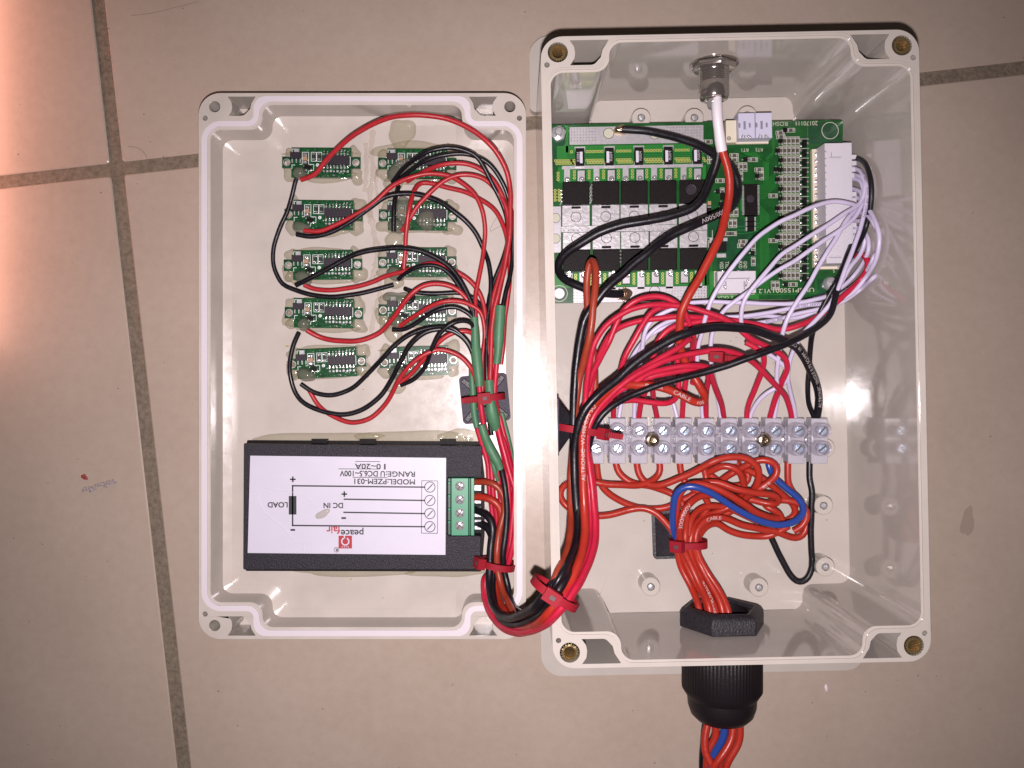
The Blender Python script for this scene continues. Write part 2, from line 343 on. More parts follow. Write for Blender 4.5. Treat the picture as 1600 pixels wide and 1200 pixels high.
def wrap_text(pts, r, s, f0, hh, rev=False):
    vs_, fs, (x0, y0, x1, y1) = text_geo(s); sc = hh / .72; tm = MB()
    L = [0]
    for i in range(1, len(pts)): L.append(L[-1] + (pts[i] - pts[i - 1]).length)
    def at(d):
        d = max(0, min(L[-1] - 1e-6, d)); i = 0
        while i < len(L) - 2 and L[i + 1] < d: i += 1
        t = (d - L[i]) / max(1e-9, L[i + 1] - L[i]); p = pts[i].lerp(pts[i + 1], t); T = (pts[i + 1] - pts[i]).normalized(); return p, T
    bm = bmesh.new(); bv = [bm.verts.new((a_, b_, 0)) for a_, b_ in vs_]
    for f in fs:
        try: bm.faces.new([bv[i] for i in f])
        except ValueError: pass
    for _ in range(3):
        bmesh.ops.triangulate(bm, faces=bm.faces); le = [e for e in bm.edges if e.calc_length() > .16]
        if le: bmesh.ops.subdivide_edges(bm, edges=le, cuts=1)
    bmesh.ops.triangulate(bm, faces=bm.faces); bm.verts.index_update()
    vs_ = [(v.co.x, v.co.y) for v in bm.verts]; fs = [[v.index for v in f.verts] for f in bm.faces]; bm.free()
    if isinstance(f0, tuple):
        bi = min(range(len(pts)), key=lambda i: hypot(pts[i].x / (CZ - pts[i].z) * FP + 800 - f0[0], 600 - pts[i].y / (CZ - pts[i].z) * FP - f0[1])); f0 = L[bi] / L[-1]
    out = []
    for (x, y) in vs_:
        d = f0 * L[-1] + (x - x0) * sc * 1.15 * (-1 if rev else 1); v = (y - .35) * sc
        p, T = at(d); N = Vector((0, 0, 1)); N = (N - T * N.dot(T)).normalized(); B = N.cross(T) * (-1 if rev else 1)
        a = v / r; out.append(p + (N * cos(a) + B * sin(a)) * (r + .035))
    tm.add(out, fs, 0); return tm
# ------------------------------------------------------------------ the floor: four tiles and the grout between them
mb = MB(); mb.box((0, 0, -2.6), (2400, 2400, 4), 0, 1)
GA = math.atan(.1120); gc = P(182, 264, 0); gw = 4.9
Rg = Matrix.Rotation(GA, 3, 'Z')
TS = 398
for i in (-3, -2, -1, 0, 1, 2):
    for j in (-3, -2, -1, 0, 1, 2):
        c = gc + Rg @ Vector(((i + .5) * TS, (j + .5) * TS, 0)); h = (TS - gw) / 2
        def ring_(hh, z): return [c + Rg @ Vector((x, y, z)) for x, y in rrect(2 * hh, 2 * hh, 1.2, 4)]
        a = ring_(h, -1.2); b = ring_(h - .1, -.35); d_ = ring_(h - .55, 0); n = len(a)
        mb.add(a + b + d_, [(k, (k + 1) % n, n + (k + 1) % n, n + k) for k in range(n)] + [(n + k, n + (k + 1) % n, 2 * n + (k + 1) % n, 2 * n + k) for k in range(n)], 0, True)
        mb.poly(d_, 0)
solo('floor', mb, [TILE, GROUT], (0, 0, 0), kind='structure')

# ------------------------------------------------------------------ open enclosure box
CB = P(1149.8, 545.3, 58); CB.z = 0; RB = radians(1.15)
MBX = Matrix.Translation(CB) @ Matrix.Rotation(RB, 4, 'Z'); MBXI = MBX.inverted()
box = root('enclosure_box', (CB.x, CB.y, 0), 'deep open grey plastic enclosure box holding wiring and a large circuit board', 'enclosure box')
W_, H_ = 119.7, 200.0; HB = 58
OP = dict(w=113.8, h=195.4, nx=18.7, ny=9.2, rc=4.2, rs=5.5)
def corners(f):     # f(sx, sy) for the four corners
    for sx in (-1, 1):
        for sy in (-1, 1): f(sx, sy)
def cpt(pts, sx, sy, w=W_, h=H_): return [(sx * (w / 2 - x), sy * (h / 2 - y)) for x, y in pts]
loops = [rrect(W_, H_, 7, 10), opening(**OP)]
pock = fillet([(9.2, 1.3), (21.6, 1.3), (19.6, 4.4), (19.0, 6.8), (16.8, 9.2), (9.2, 9.2), (10.6, 7.2), (10.9, 5.4), (10.6, 3.2)], [0, 0, 1, 1, 2.2, 0, 1, 2, 1], 3)
for sx in (-1, 1):
    for sy in (-1, 1):
        loops.append(cpt(pock, sx, sy))
        bc = (sx * (W_ / 2 - 5.4), sy * (H_ / 2 - 5.0)); loops.append(circ(*bc, 3.2, 28))
        sc_ = (sx * (W_ / 2 - 1.9), sy * (H_ / 2 - 8.9)); loops.append(circ(*sc_, .85, 16))
mb = MB(); mb.slab(loops, 2.95, HB, 0, MBX)
mb.slab([rrect(W_, H_, 7, 10)], 0, 2.95, 0, MBX)
# sealing tongue that runs round the opening
mb.slab([opening(d=1.45, **OP), opening(d=.75, **OP)], HB, HB + .55, 0, MBX)
# sloping end strips of the floor
for sy in (-1, 1):
    y1 = sy * 97.6; y0 = sy * 84
    v = [(-42, y1, 4.6), (42, y1, 4.6), (36, y0, 3.0), (-36, y0, 3.0), (-42, y1, 2.9), (42, y1, 2.9)]
    mb.add([MBX @ Vector(q) for q in v], [(0, 1, 2, 3), (0, 3, 4), (1, 5, 2)], 0)
# mounting ears
for sy in (-1, 1):
    ear = fillet([(-62, sy * 94), (62, sy * 94), (62, sy * (123 if sy > 0 else 121.5)), (-62, sy * (123 if sy > 0 else 121.5))], [2, 2, 8, 8], 8)
    mb.slab([ear], .05, 4.2, 0, MBX)
part('box_body', mb, PL, box, bevel=.35)
for sx in (-1, 1):
    for sy in (-1, 1):
        c = MBX @ Vector((sx * (W_ / 2 - 5.4), sy * (H_ / 2 - 5.0), 0)); n = 40; mb = MB()
        prof = []
        vo = []
        for k in range(n):
            a = 2 * pi * k / n; rr = 3.08 if k % 2 else 2.35; vo.append((rr, a))
        up = HB + .1; lo = HB - 12
        ringv = [[c + Vector((cos(a) * rr, sin(a) * rr, z)) for rr, a in vo] for z in (up - 1.2, up)]
        ins = [[c + Vector((cos(a) * q, sin(a) * q, z)) for rr, a in vo] for q, z in ((2.0, up + .05), (1.6, up - .6), (1.5, lo))]
        allr = ringv + ins; vs_ = [v for r_ in allr for v in r_]
        mb.add(vs_, [(q * n + k, q * n + (k + 1) % n, (q + 1) * n + (k + 1) % n, (q + 1) * n + k) for q in range(4) for k in range(n)], 0)
        for q in range(18):   # thread rings
            pass
        mb.disc((c.x, c.y, lo), 1.75, 1)
        part('brass_insert', mb, [BRASS, HOLE], box)
# standoffs with pins
for px, py, hh in [(1017, 917, 8), (1186, 918, 8), (1287, 790, 8), (1290, 886, 8), (1002, 184, 8), (1085, 184, 8), (1168, 180, 8), (1290, 700, 4)]:
    c = P(px, py, 3 + hh); m1 = MB()
    m1.lathe((c.x, c.y, 3), [(3.7, 0), (3.55, hh - .3), (3.3, hh), (1.5, hh + .01), (1.4, hh - 1.0), (0, hh - 1.0)], 28, 'z', 0, close=False)
    so = part('standoff', m1, PL, box)
    if hh == 8:
        m2 = MB(); m2.lathe((c.x, c.y, 3 + hh - 1), [(1.3, 0), (1.3, .9), (.9, 1.5), (0, 1.7)], 16, 'z'); part('pin', m2, STEEL, so)

# ------------------------------------------------------------------ upturned lid
CL = P(566, 572, 17); CL.z = 0; ML = Matrix.Translation(CL)
WL, HL, ZL = 119.9, 200.0, 17
lid = root('shallow_enclosure', (CL.x, CL.y, 0), 'shallow grey enclosure lid with white rubber seal, upside down, holding small meter boards', 'enclosure lid')
OL = dict(w=111.0, h=191.1, nx=19.0, ny=9.1, rc=4.0, rs=5.5)
pockl = fillet([(10.5, 1.3), (20.9, 1.3), (19.4, 3.6), (18.9, 5.8), (16.6, 8.3), (11, 8.3), (12.1, 6.6), (12.3, 5.0), (12.0, 3.2)], [0, 0, 1, 1, 2.2, 0, 1, 2, 1], 3)
loops = [rrect(WL, HL, 8, 10), opening(**OL)]
for sx in (-1, 1):
    for sy in (-1, 1):
        loops.append(cpt(pockl, sx, sy, WL, HL)); loops.append(circ(sx * (WL / 2 - 5.9), sy * (HL / 2 - 5.0), 2.05, 24)); loops.append(circ(sx * (WL / 2 - 2.4), sy * (HL / 2 - 9.2), .95, 14))
mb = MB(); mb.slab(loops, 2.95, ZL, 0, ML); mb.slab([rrect(WL, HL, 8, 10)], 0, 2.95, 0, ML)
mb.loft(opening(d=.02, **OL), 4.3, opening(d=-3.1, **OL), 2.98, 0, ML)
for sx in (-1, 1):
    for sy in (-1, 1):
        c = ML @ Vector((sx * (WL / 2 - 5.9), sy * (HL / 2 - 5.0), 0)); mb.disc((c.x, c.y, 3.3), 2.04, 1)
part('lid_body', mb, [PLL, HOLE], lid, bevel=.35)
mb = MB(); mb.slab([opening(d=3.15, **OL), opening(d=1.05, **OL)], ZL - .2, ZL + .55, 0, ML)
part('seal', mb, GSK, lid, bevel=.25)

# ------------------------------------------------------------------ small meter boards glued in the lid
def blob(mb, c, rx, ry, h, mi=0, n=26, seed=0, irr=.12, rz=0):
    q = random.Random(seed); ph = [q.uniform(0, 6.28) for _ in range(4)]
    rad = [1 + irr * (sin(2 * 2 * pi * i / n + ph[0]) * .6 + sin(3 * 2 * pi * i / n + ph[1]) * .5 + sin(5 * 2 * pi * i / n + ph[2]) * .35) for i in range(n)]
    c = Vector(c); rings = []; M = Matrix.Rotation(rz, 3, 'Z')
    for sc, zz in ((1, 0), (.97, .3), (.86, .62), (.66, .85), (.40, .96), (.15, 1.0)):
        rings.append([c + M @ Vector((cos(2 * pi * i / n) * rx * rad[i] * sc, sin(2 * pi * i / n) * ry * rad[i] * sc, h * zz)) for i in range(n)])
    vs_ = [v for r_ in rings for v in r_]; K = len(rings)
    mb.add(vs_, [(k * n + i, k * n + (i + 1) % n, (k + 1) * n + (i + 1) % n, (k + 1) * n + i) for k in range(K - 1) for i in range(n)] + [tuple((K - 1) * n + i for i in range(n))], mi, True)

MW, MH = S_(93.5, 6.5), S_(46, 6.5); u = S_(1, 6.5)       # board size, one photo pixel in mm at board height
def rel(x, y): return (-MW / 2 + x * u, MH / 2 - y * u)
BT = 6.5
def mod_parts():
    D = {}
    m = MB(); m.box((0, 0, BT - .6), (MW, MH, 1.2), 0, 0)
    for sx in (-1, 1):
        m.slab([[(sx * (MW / 2 - .05), 2.1), (sx * (MW / 2 - .05), -2.1), (sx * (MW / 2 + 3.5), -2.1), (sx * (MW / 2 + 3.5), 2.1)], circ(sx * (MW / 2 + 1.75), 0, 1.15, 18)], BT - 1.18, BT - .02, 0)
        m.ring((sx * (MW / 2 + 1.75), 0, BT + .005), 1.15, 1.4, 2, 20)
    z = BT + .02
    def rectl(x0, y0, x1, y1, w=.16):
        p = [rel(x0, y0), rel(x1, y0), rel(x1, y1), rel(x0, y1)]
        for i in range(4): m.strip((*p[i], z), (*p[(i + 1) % 4], z), w, 1)
    rectl(17, 7, 27, 26); rectl(31, 7, 39, 21); rectl(39.6, 7, 47.5, 21)
    for a, b in (((0, 27), (6, 27)), ((13, 26), (35, 26)), ((35, 26), (35, 35)), ((35, 35), (27, 36)), ((27, 36), (26, 41)), ((1, 27), (1, 33)), ((92, 14), (92, 28)), ((92, 14), (90, 14)), ((92, 28), (90, 28)), ((1, 2), (1, 7)), ((1, 2), (4, 2))):
        m.strip((*rel(*a), z), (*rel(*b), z), .17, 1)
    m.ring((*rel(41, 27), z), .35, .62, 1, 14); m.ring((*rel(41, 27), z + .01), .05, .2, 1, 8)
    q = random.Random(3)
    for i in range(8):
        for yy, rr in ((9.5, .32), (5.8 + q.uniform(-.5, .5), .26), (31, .36), (36.5 + q.uniform(-.5, .5), .42)):
            m.disc((*rel(51 + i * 5.3 + q.uniform(-.5, .5), yy), z), rr * (.8 + .4 * q.random()), 2, 8)
    for i in range(34):
        x, y = q.uniform(18, 92), q.choice([q.uniform(1, 4.5), q.uniform(39, 45)]); a = rel(x, y); b = rel(x + q.uniform(-2, 2), y + q.uniform(-1.5, 1.5)); m.strip((*a, z), (*b, z), q.uniform(.08, .18), q.choice([1, 1, 3, 2]))
    for i in range(26):
        x, y = q.uniform(14, 92), q.uniform(3, 44); m.disc((*rel(x, y), z + .006), q.uniform(.10, .2), q.choice([1, 2, 3]), 7)
    for i in range(14):
        x, y = q.uniform(2, 92), q.uniform(1, 45); a = rel(x, y); b = rel(x + q.uniform(-8, 8), y + q.choice([-2, 0, 3])); m.strip((*a, z - .01), (*b, z - .01), .14, 4)
    D['board'] = (m, [PCBM, SILKW, TIN, EPX, PCBL], None)
    m = MB(); m.box((0, 0, 3.95), (MW - .4, MH - .8, 1.9), 0, 0); D['display_case'] = (m, [EPX], None)
    m = MB(); m.box((*rel(7.3, 13), BT + .75), (4.1, 2.4, 1.5), 0, 0, .92); m.box((*rel(8.6, 4.8), BT + .18), (1.9, 1.5, .3), 0, 1)
    for x in (1.5, 8, 14.2): m.box((*rel(x, 20.7), BT + .15), (.42, 1.5, .26), 0, 1)
    D['regulator'] = (m, [EPXG, TIN], None)
    m = MB(); m.box((*rel(69.5, 20), BT + .8), (10.3, 3.5, 1.6), 0, 0, .97, .9)
    for i in range(8):
        for yy in (10.6, 29.6): m.box((*rel(51 + i * 5.3, yy), BT + .18), (.42, 1.1, .3), 0, 1)
    D['driver_chip'] = (m, [EPXG, SOLD], None)
    m = MB(); m.box((*rel(22, 17.5), BT + .45), (1.6, 1.5, .9), 0, 0); m.box((*rel(22, 11.3), BT + .3), (1.5, .9, .6), 0, 1); m.box((*rel(22, 23.2), BT + .3), (1.5, .9, .6), 0, 1); D['capacitor'] = (m, [CER, SOLD], None)
    for k, x in enumerate((35, 43.5)):
        m = MB(); m.box((*rel(x, 14), BT + .25), (.95, 1.5, .5), 0, 0); m.box((*rel(x, 10), BT + .22), (1.0, .5, .45), 0, 1); m.box((*rel(x, 18), BT + .22), (1.0, .5, .45), 0, 1); D['resistor%d' % k] = (m, [RESB, SOLD], None)
    m = MB(); m.box((*rel(26, 31), BT + .5), (2.6, 1.3, 1.0), radians(-15), 0)
    for x, y in ((20.5, 29), (31, 35), (23, 35)): m.box((*rel(x, y), BT + .15), (.6, .6, .3), .5, 1)
    D['transistor'] = (m, [EPX, SOLD], None)
    return D
MP = mod_parts(); MM = {}
for k, (m, ms, _) in MP.items(): MM[k] = m.mesh(k.rstrip('01'), ms)
posn = ['first', 'second', 'third', 'fourth', 'fifth']
mods = [(502, 254, 0), (505.5, 336, 0), (504.5, 414, .3), (506, 489.5, 0), (511, 567, 2.6), (652, 255.5, 0), (653, 337, 0), (652, 410, .3), (652.5, 485.5, 0), (654.5, 564.5, 2.2)]
look = ['red wire across its chip', 'red and black wire pair', 'black wire slanting over it', 'uncovered, with round glue drop', 'tilted',
        'under two black arches', 'smothered in glue', 'under a vertical red wire', 'crossed by two red wires', 'tilted under red loops']
for i, (px, py, a) in enumerate(mods):
    c = P(px, py, BT); c.z = 0; rz = radians(a)
    rt = bpy.data.objects.new('voltmeter_board', None); rt.empty_display_size = .005; rt.location = c * S; rt.rotation_euler = (0, 0, rz); COL.objects.link(rt)
    rt.rotation_euler = (0, 0, rz + radians(R.uniform(-.9, .9)))
    tag(rt, '%s voltmeter board from the top of the %s column, %s' % (posn[i % 5], 'left' if i < 5 else 'right', look[i]), 'circuit board', 'small voltmeter boards glued in the lid'); rt['_mm'] = [0, 0, 0]
    for k, me in MM.items():
        o = bpy.data.objects.new(k.rstrip('01'), me); COL.objects.link(o); o.parent = rt
    # glue: a puddle under the board edges and a drop over the solder joints
    g = MB(); q = random.Random(40 + i)
    for (x, y, rx, ry, hh) in ((-3, 10, 13, 15, 2.6), (-3, 38, 14, 13, 2.8), (97, 6, 13, 14, 2.4), (99, 38, 13, 13, 3.0), (50, 44, 46, 8, 1.0), (40, 2, 46, 6, .7)):
        X, Y = rel(x + q.uniform(-3, 3), y + q.uniform(-3, 3)); blob(g, (X, Y, 2.98), rx * u * q.uniform(.8, 1.25), ry * u * q.uniform(.8, 1.2), hh * 1.25, 0, 26, q.random(), .2)
    if i in (3, 8, 4, 2): X, Y = rel(-10, 30); blob(g, (X, Y, 2.98), 11 * u, 17 * u, 1.6, 0, 26, i, .2)
    if i >= 5: X, Y = rel(8, 60 if i in (6, 8, 9) else 50); blob(g, (X, Y, 2.98), 15 * u, 14 * u, 2.0, 0, 26, i + 9, .12)
    o = bpy.data.objects.new('glue_puddle', g.mesh('glue_puddle', GLU)); COL.objects.link(o); o.parent = rt
    g = MB(); X, Y = rel(14 + q.uniform(-2, 3), 41 + q.uniform(-2, 3)); rr = (10.5 if i in (0, 3) else 15) * u
    blob(g, (X, Y, BT - 1), rr, rr * (1 if i in (0, 3) else .72), 3.6, 0, 28, i + 3, .08, rz=-.3)
    if i == 6:
        X, Y = rel(24, 16); blob(g, (X, Y, BT), 15 * u, 22 * u, 2.6, 0, 28, 5, .15); X, Y = rel(60, 30); blob(g, (X, Y, BT), 16 * u, 16 * u, 3.2, 0, 28, 6, .1)
    if i == 5: X, Y = rel(22, 30); blob(g, (X, Y, BT), 24 * u, 11 * u, 2.6, 0, 28, 5, .15, rz=.5)
    o = bpy.data.objects.new('glue_drop', g.mesh('glue_drop', GLUG)); COL.objects.link(o); o.parent = rt

# glue smears on the lid floor
def smear(pts, h, label, m=GLU, z=3.0, name='hot_glue'):
    g = MB(); 
    for j, (x, y, rx, ry) in enumerate(pts): blob(g, P(x, y, z), S_(rx, z), S_(ry, z), h * (1 - .1 * (j % 3)), 0, 30, j * 7 + int(x), .2)
    return solo(name, g, m, P(pts[0][0], pts[0][1], z), label, 'hot glue', 'hot glue smears on the lid')
smear([(628, 208, 23, 22)], 1.8, 'round yellowish glue patch above the top right voltmeter board')
def rope(lines, label, m=GLUC):
    g = MB(); q = random.Random(9)
    for pts_, r_ in lines:
        pp_ = smooth_path([P(x + q.uniform(-1.5, 1.5), y, 3.1) for x, y in pts_], 1.0); rr_ = [r_ * q.uniform(.55, 1.3) for _ in pp_]
        g.tube(pp_, rr_, 8)
    return solo('hot_glue', g, m, P(*lines[0][0][0], 3), label, 'hot glue', 'hot glue smears on the lid')
rope([([(583, 205), (580, 240), (586, 270), (577, 300), (579, 340)], 1.1), ([(577, 320), (584, 360), (590, 400), (582, 440)], 1.3), ([(570, 225), (574, 262), (569, 300)], .8), ([(586, 430), (596, 450), (588, 480), (580, 520)], 1.0), ([(592, 250), (588, 285), (594, 330)], .7), ([(577, 540), (572, 555), (576, 570)], .7)], 'ragged ridge of dried clear glue between the two columns of voltmeter boards')
smear([(500, 686, 112, 10), (650, 685, 98, 12), (720, 684, 36, 13)], 1.6, 'flat grey glue run along the upper edge of the black meter case')
smear([(560, 893, 110, 7), (700, 893, 60, 9)], 1.2, 'flat glue run along the lower edge of the black meter case')
smear([(640, 233, 60, 12)], .8, 'greenish glue halo over the top edge of the top right board')
smear([(622, 466, 22, 11)], 2.2, 'dark glue lump where black wires meet between the third and fourth right boards', GLUG, 5)
q = random.Random(5)
m = MB()
for x, y, r_ in ((622, 166, 10), (563, 166, 3.5), (449, 541, 2.5), (548, 905, 1.5)): blob(m, P(x, y, 3.05), S_(r_, 3), S_(r_ * .55, 3), .5, 0, 16, int(x), .2)
solo('glue_stain', m, YEL, P(622, 168, 3), 'yellow glue spots at the top edge of the lid floor', 'stain')

# ------------------------------------------------------------------ black power meter with wiring label
HM = 12.0
mt = root('power_meter', P(566, 790, 3), 'black power meter module with a white wiring label, upside down in the lid', 'meter module')
def pp(l, h): return [(P(x, y, h).x, P(x, y, h).y) for x, y in l]
case = pp([(381, 694), (753, 697), (752, 745), (699, 745), (699, 838), (751, 838), (750, 889), (380, 890)], HM)
case = fillet([Vector(p) for p in case], [.5] * 8, 3)
mb = MB(); mb.slab([case], 3.0, HM, 0)
fl_ = [(q_ * .0 + a_, b_) for a_, b_ in case for q_ in (1,)]
part('case', mb, CASE, mt, bevel=.4)
mb = MB(); mb.slab([fillet([Vector(p) for p in pp([(386, 688), (751, 690), (757, 745), (757, 838), (752, 893), (384, 892)], 5)], [.5] * 6, 3)], 2.99, 5.2, 0)
for x in (500, 575, 700): mb.box(P(x, 689, 7), (6, 1.4, 2.4))
part('bezel', mb, EPX, mt, bevel=.3)
ZL_ = HM + .06
mb = MB(); v = [P(391, 712, ZL_), P(387, 864, ZL_), P(696, 867, ZL_), P(697, 715.5, ZL_)]; lo_ = [Vector((p.x, p.y, HM)) for p in v]
mb.add(v + lo_, [(0, 1, 2, 3), (0, 4, 5, 1), (1, 5, 6, 2), (2, 6, 7, 3), (3, 7, 4, 0)], 0)
lab = part('label', mb, LAB, mt)
mb = MB(); z = ZL_ + .025
def L_(x0, y0, x1, y1, w=2.3, mi=0): mb.strip(P(x0, y0, z), P(x1, y1, z), S_(w, z), mi)
def T_(s, cx, cy, w, h, mi=0, rot=pi):
    for k in range(4): mb.text(s, P(cx + (k % 2) * .55, cy + (k // 2) * .5, z + k * .004), S_(w, z), S_(h, z), rot, mi)
T_('0~20A', 574.5, 728.6, 40, 8.3, rot=pi - .01); T_('I', 601, 729, 2.2, 8.3)
T_('U DC6.5~100V', 566, 739.8, 70, 8.6, rot=pi - .01); T_('RANGE:', 625.5, 740.6, 45, 8.2, rot=pi - .01)
T_('PZEM-031', 578.5, 752.0, 50, 8.2, rot=pi - .01); T_('MODEL:', 626.5, 752.6, 43, 8.2, rot=pi - .01)
L_(555, 721, 594, 721.3, 1); L_(529, 732.6, 594, 733, 1); L_(551, 745.8, 605, 746.3, 1)
for x, y in ((457.5, 749), (538, 772)): L_(x - 4.5, y, x + 4.5, y, 2.4); L_(x, y - 4.5, x, y + 4.5, 2.4)
for x, y in ((457.5, 828), (537, 809.5)): L_(x - 3.6, y, x + 3.6, y, 3)
L_(456.2, 759, 664, 761.2); L_(537, 780, 664, 782); L_(536.5, 800.5, 664, 802.5); L_(456.2, 821, 664, 823)
L_(457.2, 758, 457.2, 822); L_(457.2, 775, 457.2, 804, 12)
for y in (761, 782, 802.5, 823):
    mb.ring(P(671.7, y, z), S_(7.4, z), S_(8.7, z), 0, 30); L_(667.5, y + 4.5, 676, y - 4.5, 1.6)
for a, b in (((659, 751), (684, 751.5)), ((684, 751.5), (683.5, 833.5)), ((683.5, 833.5), (658.5, 833)), ((658.5, 833), (659, 751))): L_(*a, *b, .9)
T_('LOAD', 433.5, 788.6, 31, 8.2); T_('DC IN', 520.5, 789.6, 30, 8.2)
T_('peace', 550, 829.6, 35, 10.5); T_('fair', 520.5, 828.2, 21, 11, 1)
sq = [P(529, 837, z), P(529, 857, z), P(550, 857, z), P(550, 837, z)]; mb.poly(sq, 1)
mb.ring(P(539.5, 846, z + .02), S_(4.6, z), S_(6.6, z), 2, 26, radians(115), radians(425)); L_(538.4, 839, 538.4, 842.5, 1.6, 0)
mb.strip(P(538.2, 837, z + .02), P(538.2, 841.5, z + .02), S_(1.8, z), 2)
for dx in (-4, -1.3, 1.3, 4): mb.strip(P(539.5 + dx, 853.5, z + .02), P(539.5 + dx * 1.35, 855.4, z + .02), S_(1, z), 2)
mb.ring(P(525.7, 859, z), S_(3.4, z), S_(4.1, z), 0, 22); T_('R', 525.7, 859, 3.2, 4)
part('label_print', mb, [INK, INKR, LAB], lab)
mb = MB(); blob(mb, P(504, 803, z), S_(12, z), S_(6, z), .7, 0, 26, 4, .1, rz=.5); part('glue_spot', mb, GLU, lab)
mb = MB(); mb.tube(path('402,770,12.3 404,785,12.5 414,803,12.3 430,815,12.4 447,830,12.4 462,845,12.3 480,846,12.3 473,850,12.4 474,862,12.3'), .11, 6); mb.tube(path('413,763,12.3 440,768,12.4 470,771,12.3 492,790,12.3'), .09, 6); part('glue_thread', mb, mat('glue_thread', (.6, .57, .62), .1), lab)
# screw terminal of the meter
mb = MB()
def bx(x0, y0, x1, y1, h0, h1, mi=0, top=1, rz=0):
    a = P(x0, y0, h1); b = P(x1, y1, h1); mb.box(((a.x + b.x) / 2, (a.y + b.y) / 2, (h0 + h1) / 2), (abs(b.x - a.x), abs(b.y - a.y), h1 - h0), rz, mi, top)
bx(705, 747, 732, 837, 4, 12.6, 0); bx(732.3, 747, 735.5, 837, 4, 11, 1); bx(735.6, 747, 741, 837, 4, 12.9, 0); bx(699.5, 747, 704.5, 837, 4, 8, 1)
for y in (759, 779, 800, 820): bx(700, y - 6, 704, y - 2, 8, 10, 0); bx(741.2, y - 8, 752, y + 8, 4.5, 8, 2)
tb = part('screw_terminal', mb, [TBG, TBGD, STEEL], mt, bevel=.2)
for k, y in enumerate((759.5, 780.5, 801.5, 821)):
    c = P(718.5, y, 12.6); m = MB(); m.lathe(c, [(1.75, -.3), (1.75, .25), (1.5, .45), (0, .5)], 22); a = [1.1, .7, 1.0, .9][k]
    m.box((c.x, c.y, c.z + .5), (3.3, .45, .12), a, 1); m.box((c.x, c.y, c.z + .49), (3.0, .35, .1), a + 1.57, 1); part('terminal_screw', m, [STEEL, HOLE], tb)

# ------------------------------------------------------------------ tie mounts
def pad_mount(cx, cy, size, h, z0, rz, label, m=MNT, ribs=None, style=0):
    c = P(cx, cy, z0 + h); rt = root('tie_mount', (c.x, c.y, z0), label, 'cable tie mount', 'adhesive cable tie mounts')
    mb = MB(); s_ = size / 2; M = Matrix.Translation((c.x, c.y, 0)) @ Matrix.Rotation(rz, 4, 'Z')
    mb.slab([rrect(size, size, 1.6, 5)], z0, z0 + 1.4, 0, M)
    part('pad', mb, MNTG if style == 0 else MNT, rt, bevel=.3)
    mb = MB()
    if style == 0:
        for a in (pi / 4, 3 * pi / 4):
            mb.box((c.x, c.y, z0 + 1.75), (size * 1.22, 2.2, .8), a + rz, 0)
        mb.box((c.x, c.y, z0 + 2.6), (7, 7, 2.6), rz, 0, .8)
    else:
        mb.box((c.x, c.y, z0 + 1.4 + h / 2), (size * .9, size * .9, h), rz, 0, .42)
        mb.box((c.x, c.y, z0 + 1.4 + h + .7), (7, 5.5, 1.5), rz, 0, .9)
    part('saddle', mb, MNT, rt, bevel=.3)
    return rt
pad_mount(757.5, 622.5, 18.3, 1.4, 3, radians(5.5), 'square grey tie mount with crossed black ribs on the lid above the meter')
pad_mount(1060, 837.5, 18.4, 4.5, 3, radians(2), 'square black tie mount stuck to the box floor under the orange cable bundle', style=1)
# wall mount
wm = root('tie_mount', P(876, 665, 30), 'black pyramid shaped tie mount stuck upright on the left wall of the box', 'cable tie mount', 'adhesive cable tie mounts')
mb = MB(); cy_ = P(0, 665, 30).y; x0 = (MBX @ Vector((-56.9, -12, 0))).x
mb.box((x0 + .9, cy_, 30), (1.8, 19.5, 19.5)); part('pad', mb, MNTG, wm, bevel=.3)
mb = MB(); n4 = [(-1, -1), (1, -1), (1, 1), (-1, 1)]
mb.add([Vector((x0 + 1.8, cy_ + a * 8.8, 30 + b * 8.8)) for a, b in n4] + [Vector((x0 + 6.3, cy_ + a * 3.3, 30 + b * 3.6)) for a, b in n4], [(0, 1, 5, 4), (1, 2, 6, 5), (2, 3, 7, 6), (3, 0, 4, 7), (4, 5, 6, 7)])
mb.box((x0 + 6.6, cy_, 30), (1, 4, 6)); part('saddle', mb, MNT, wm, bevel=.3)

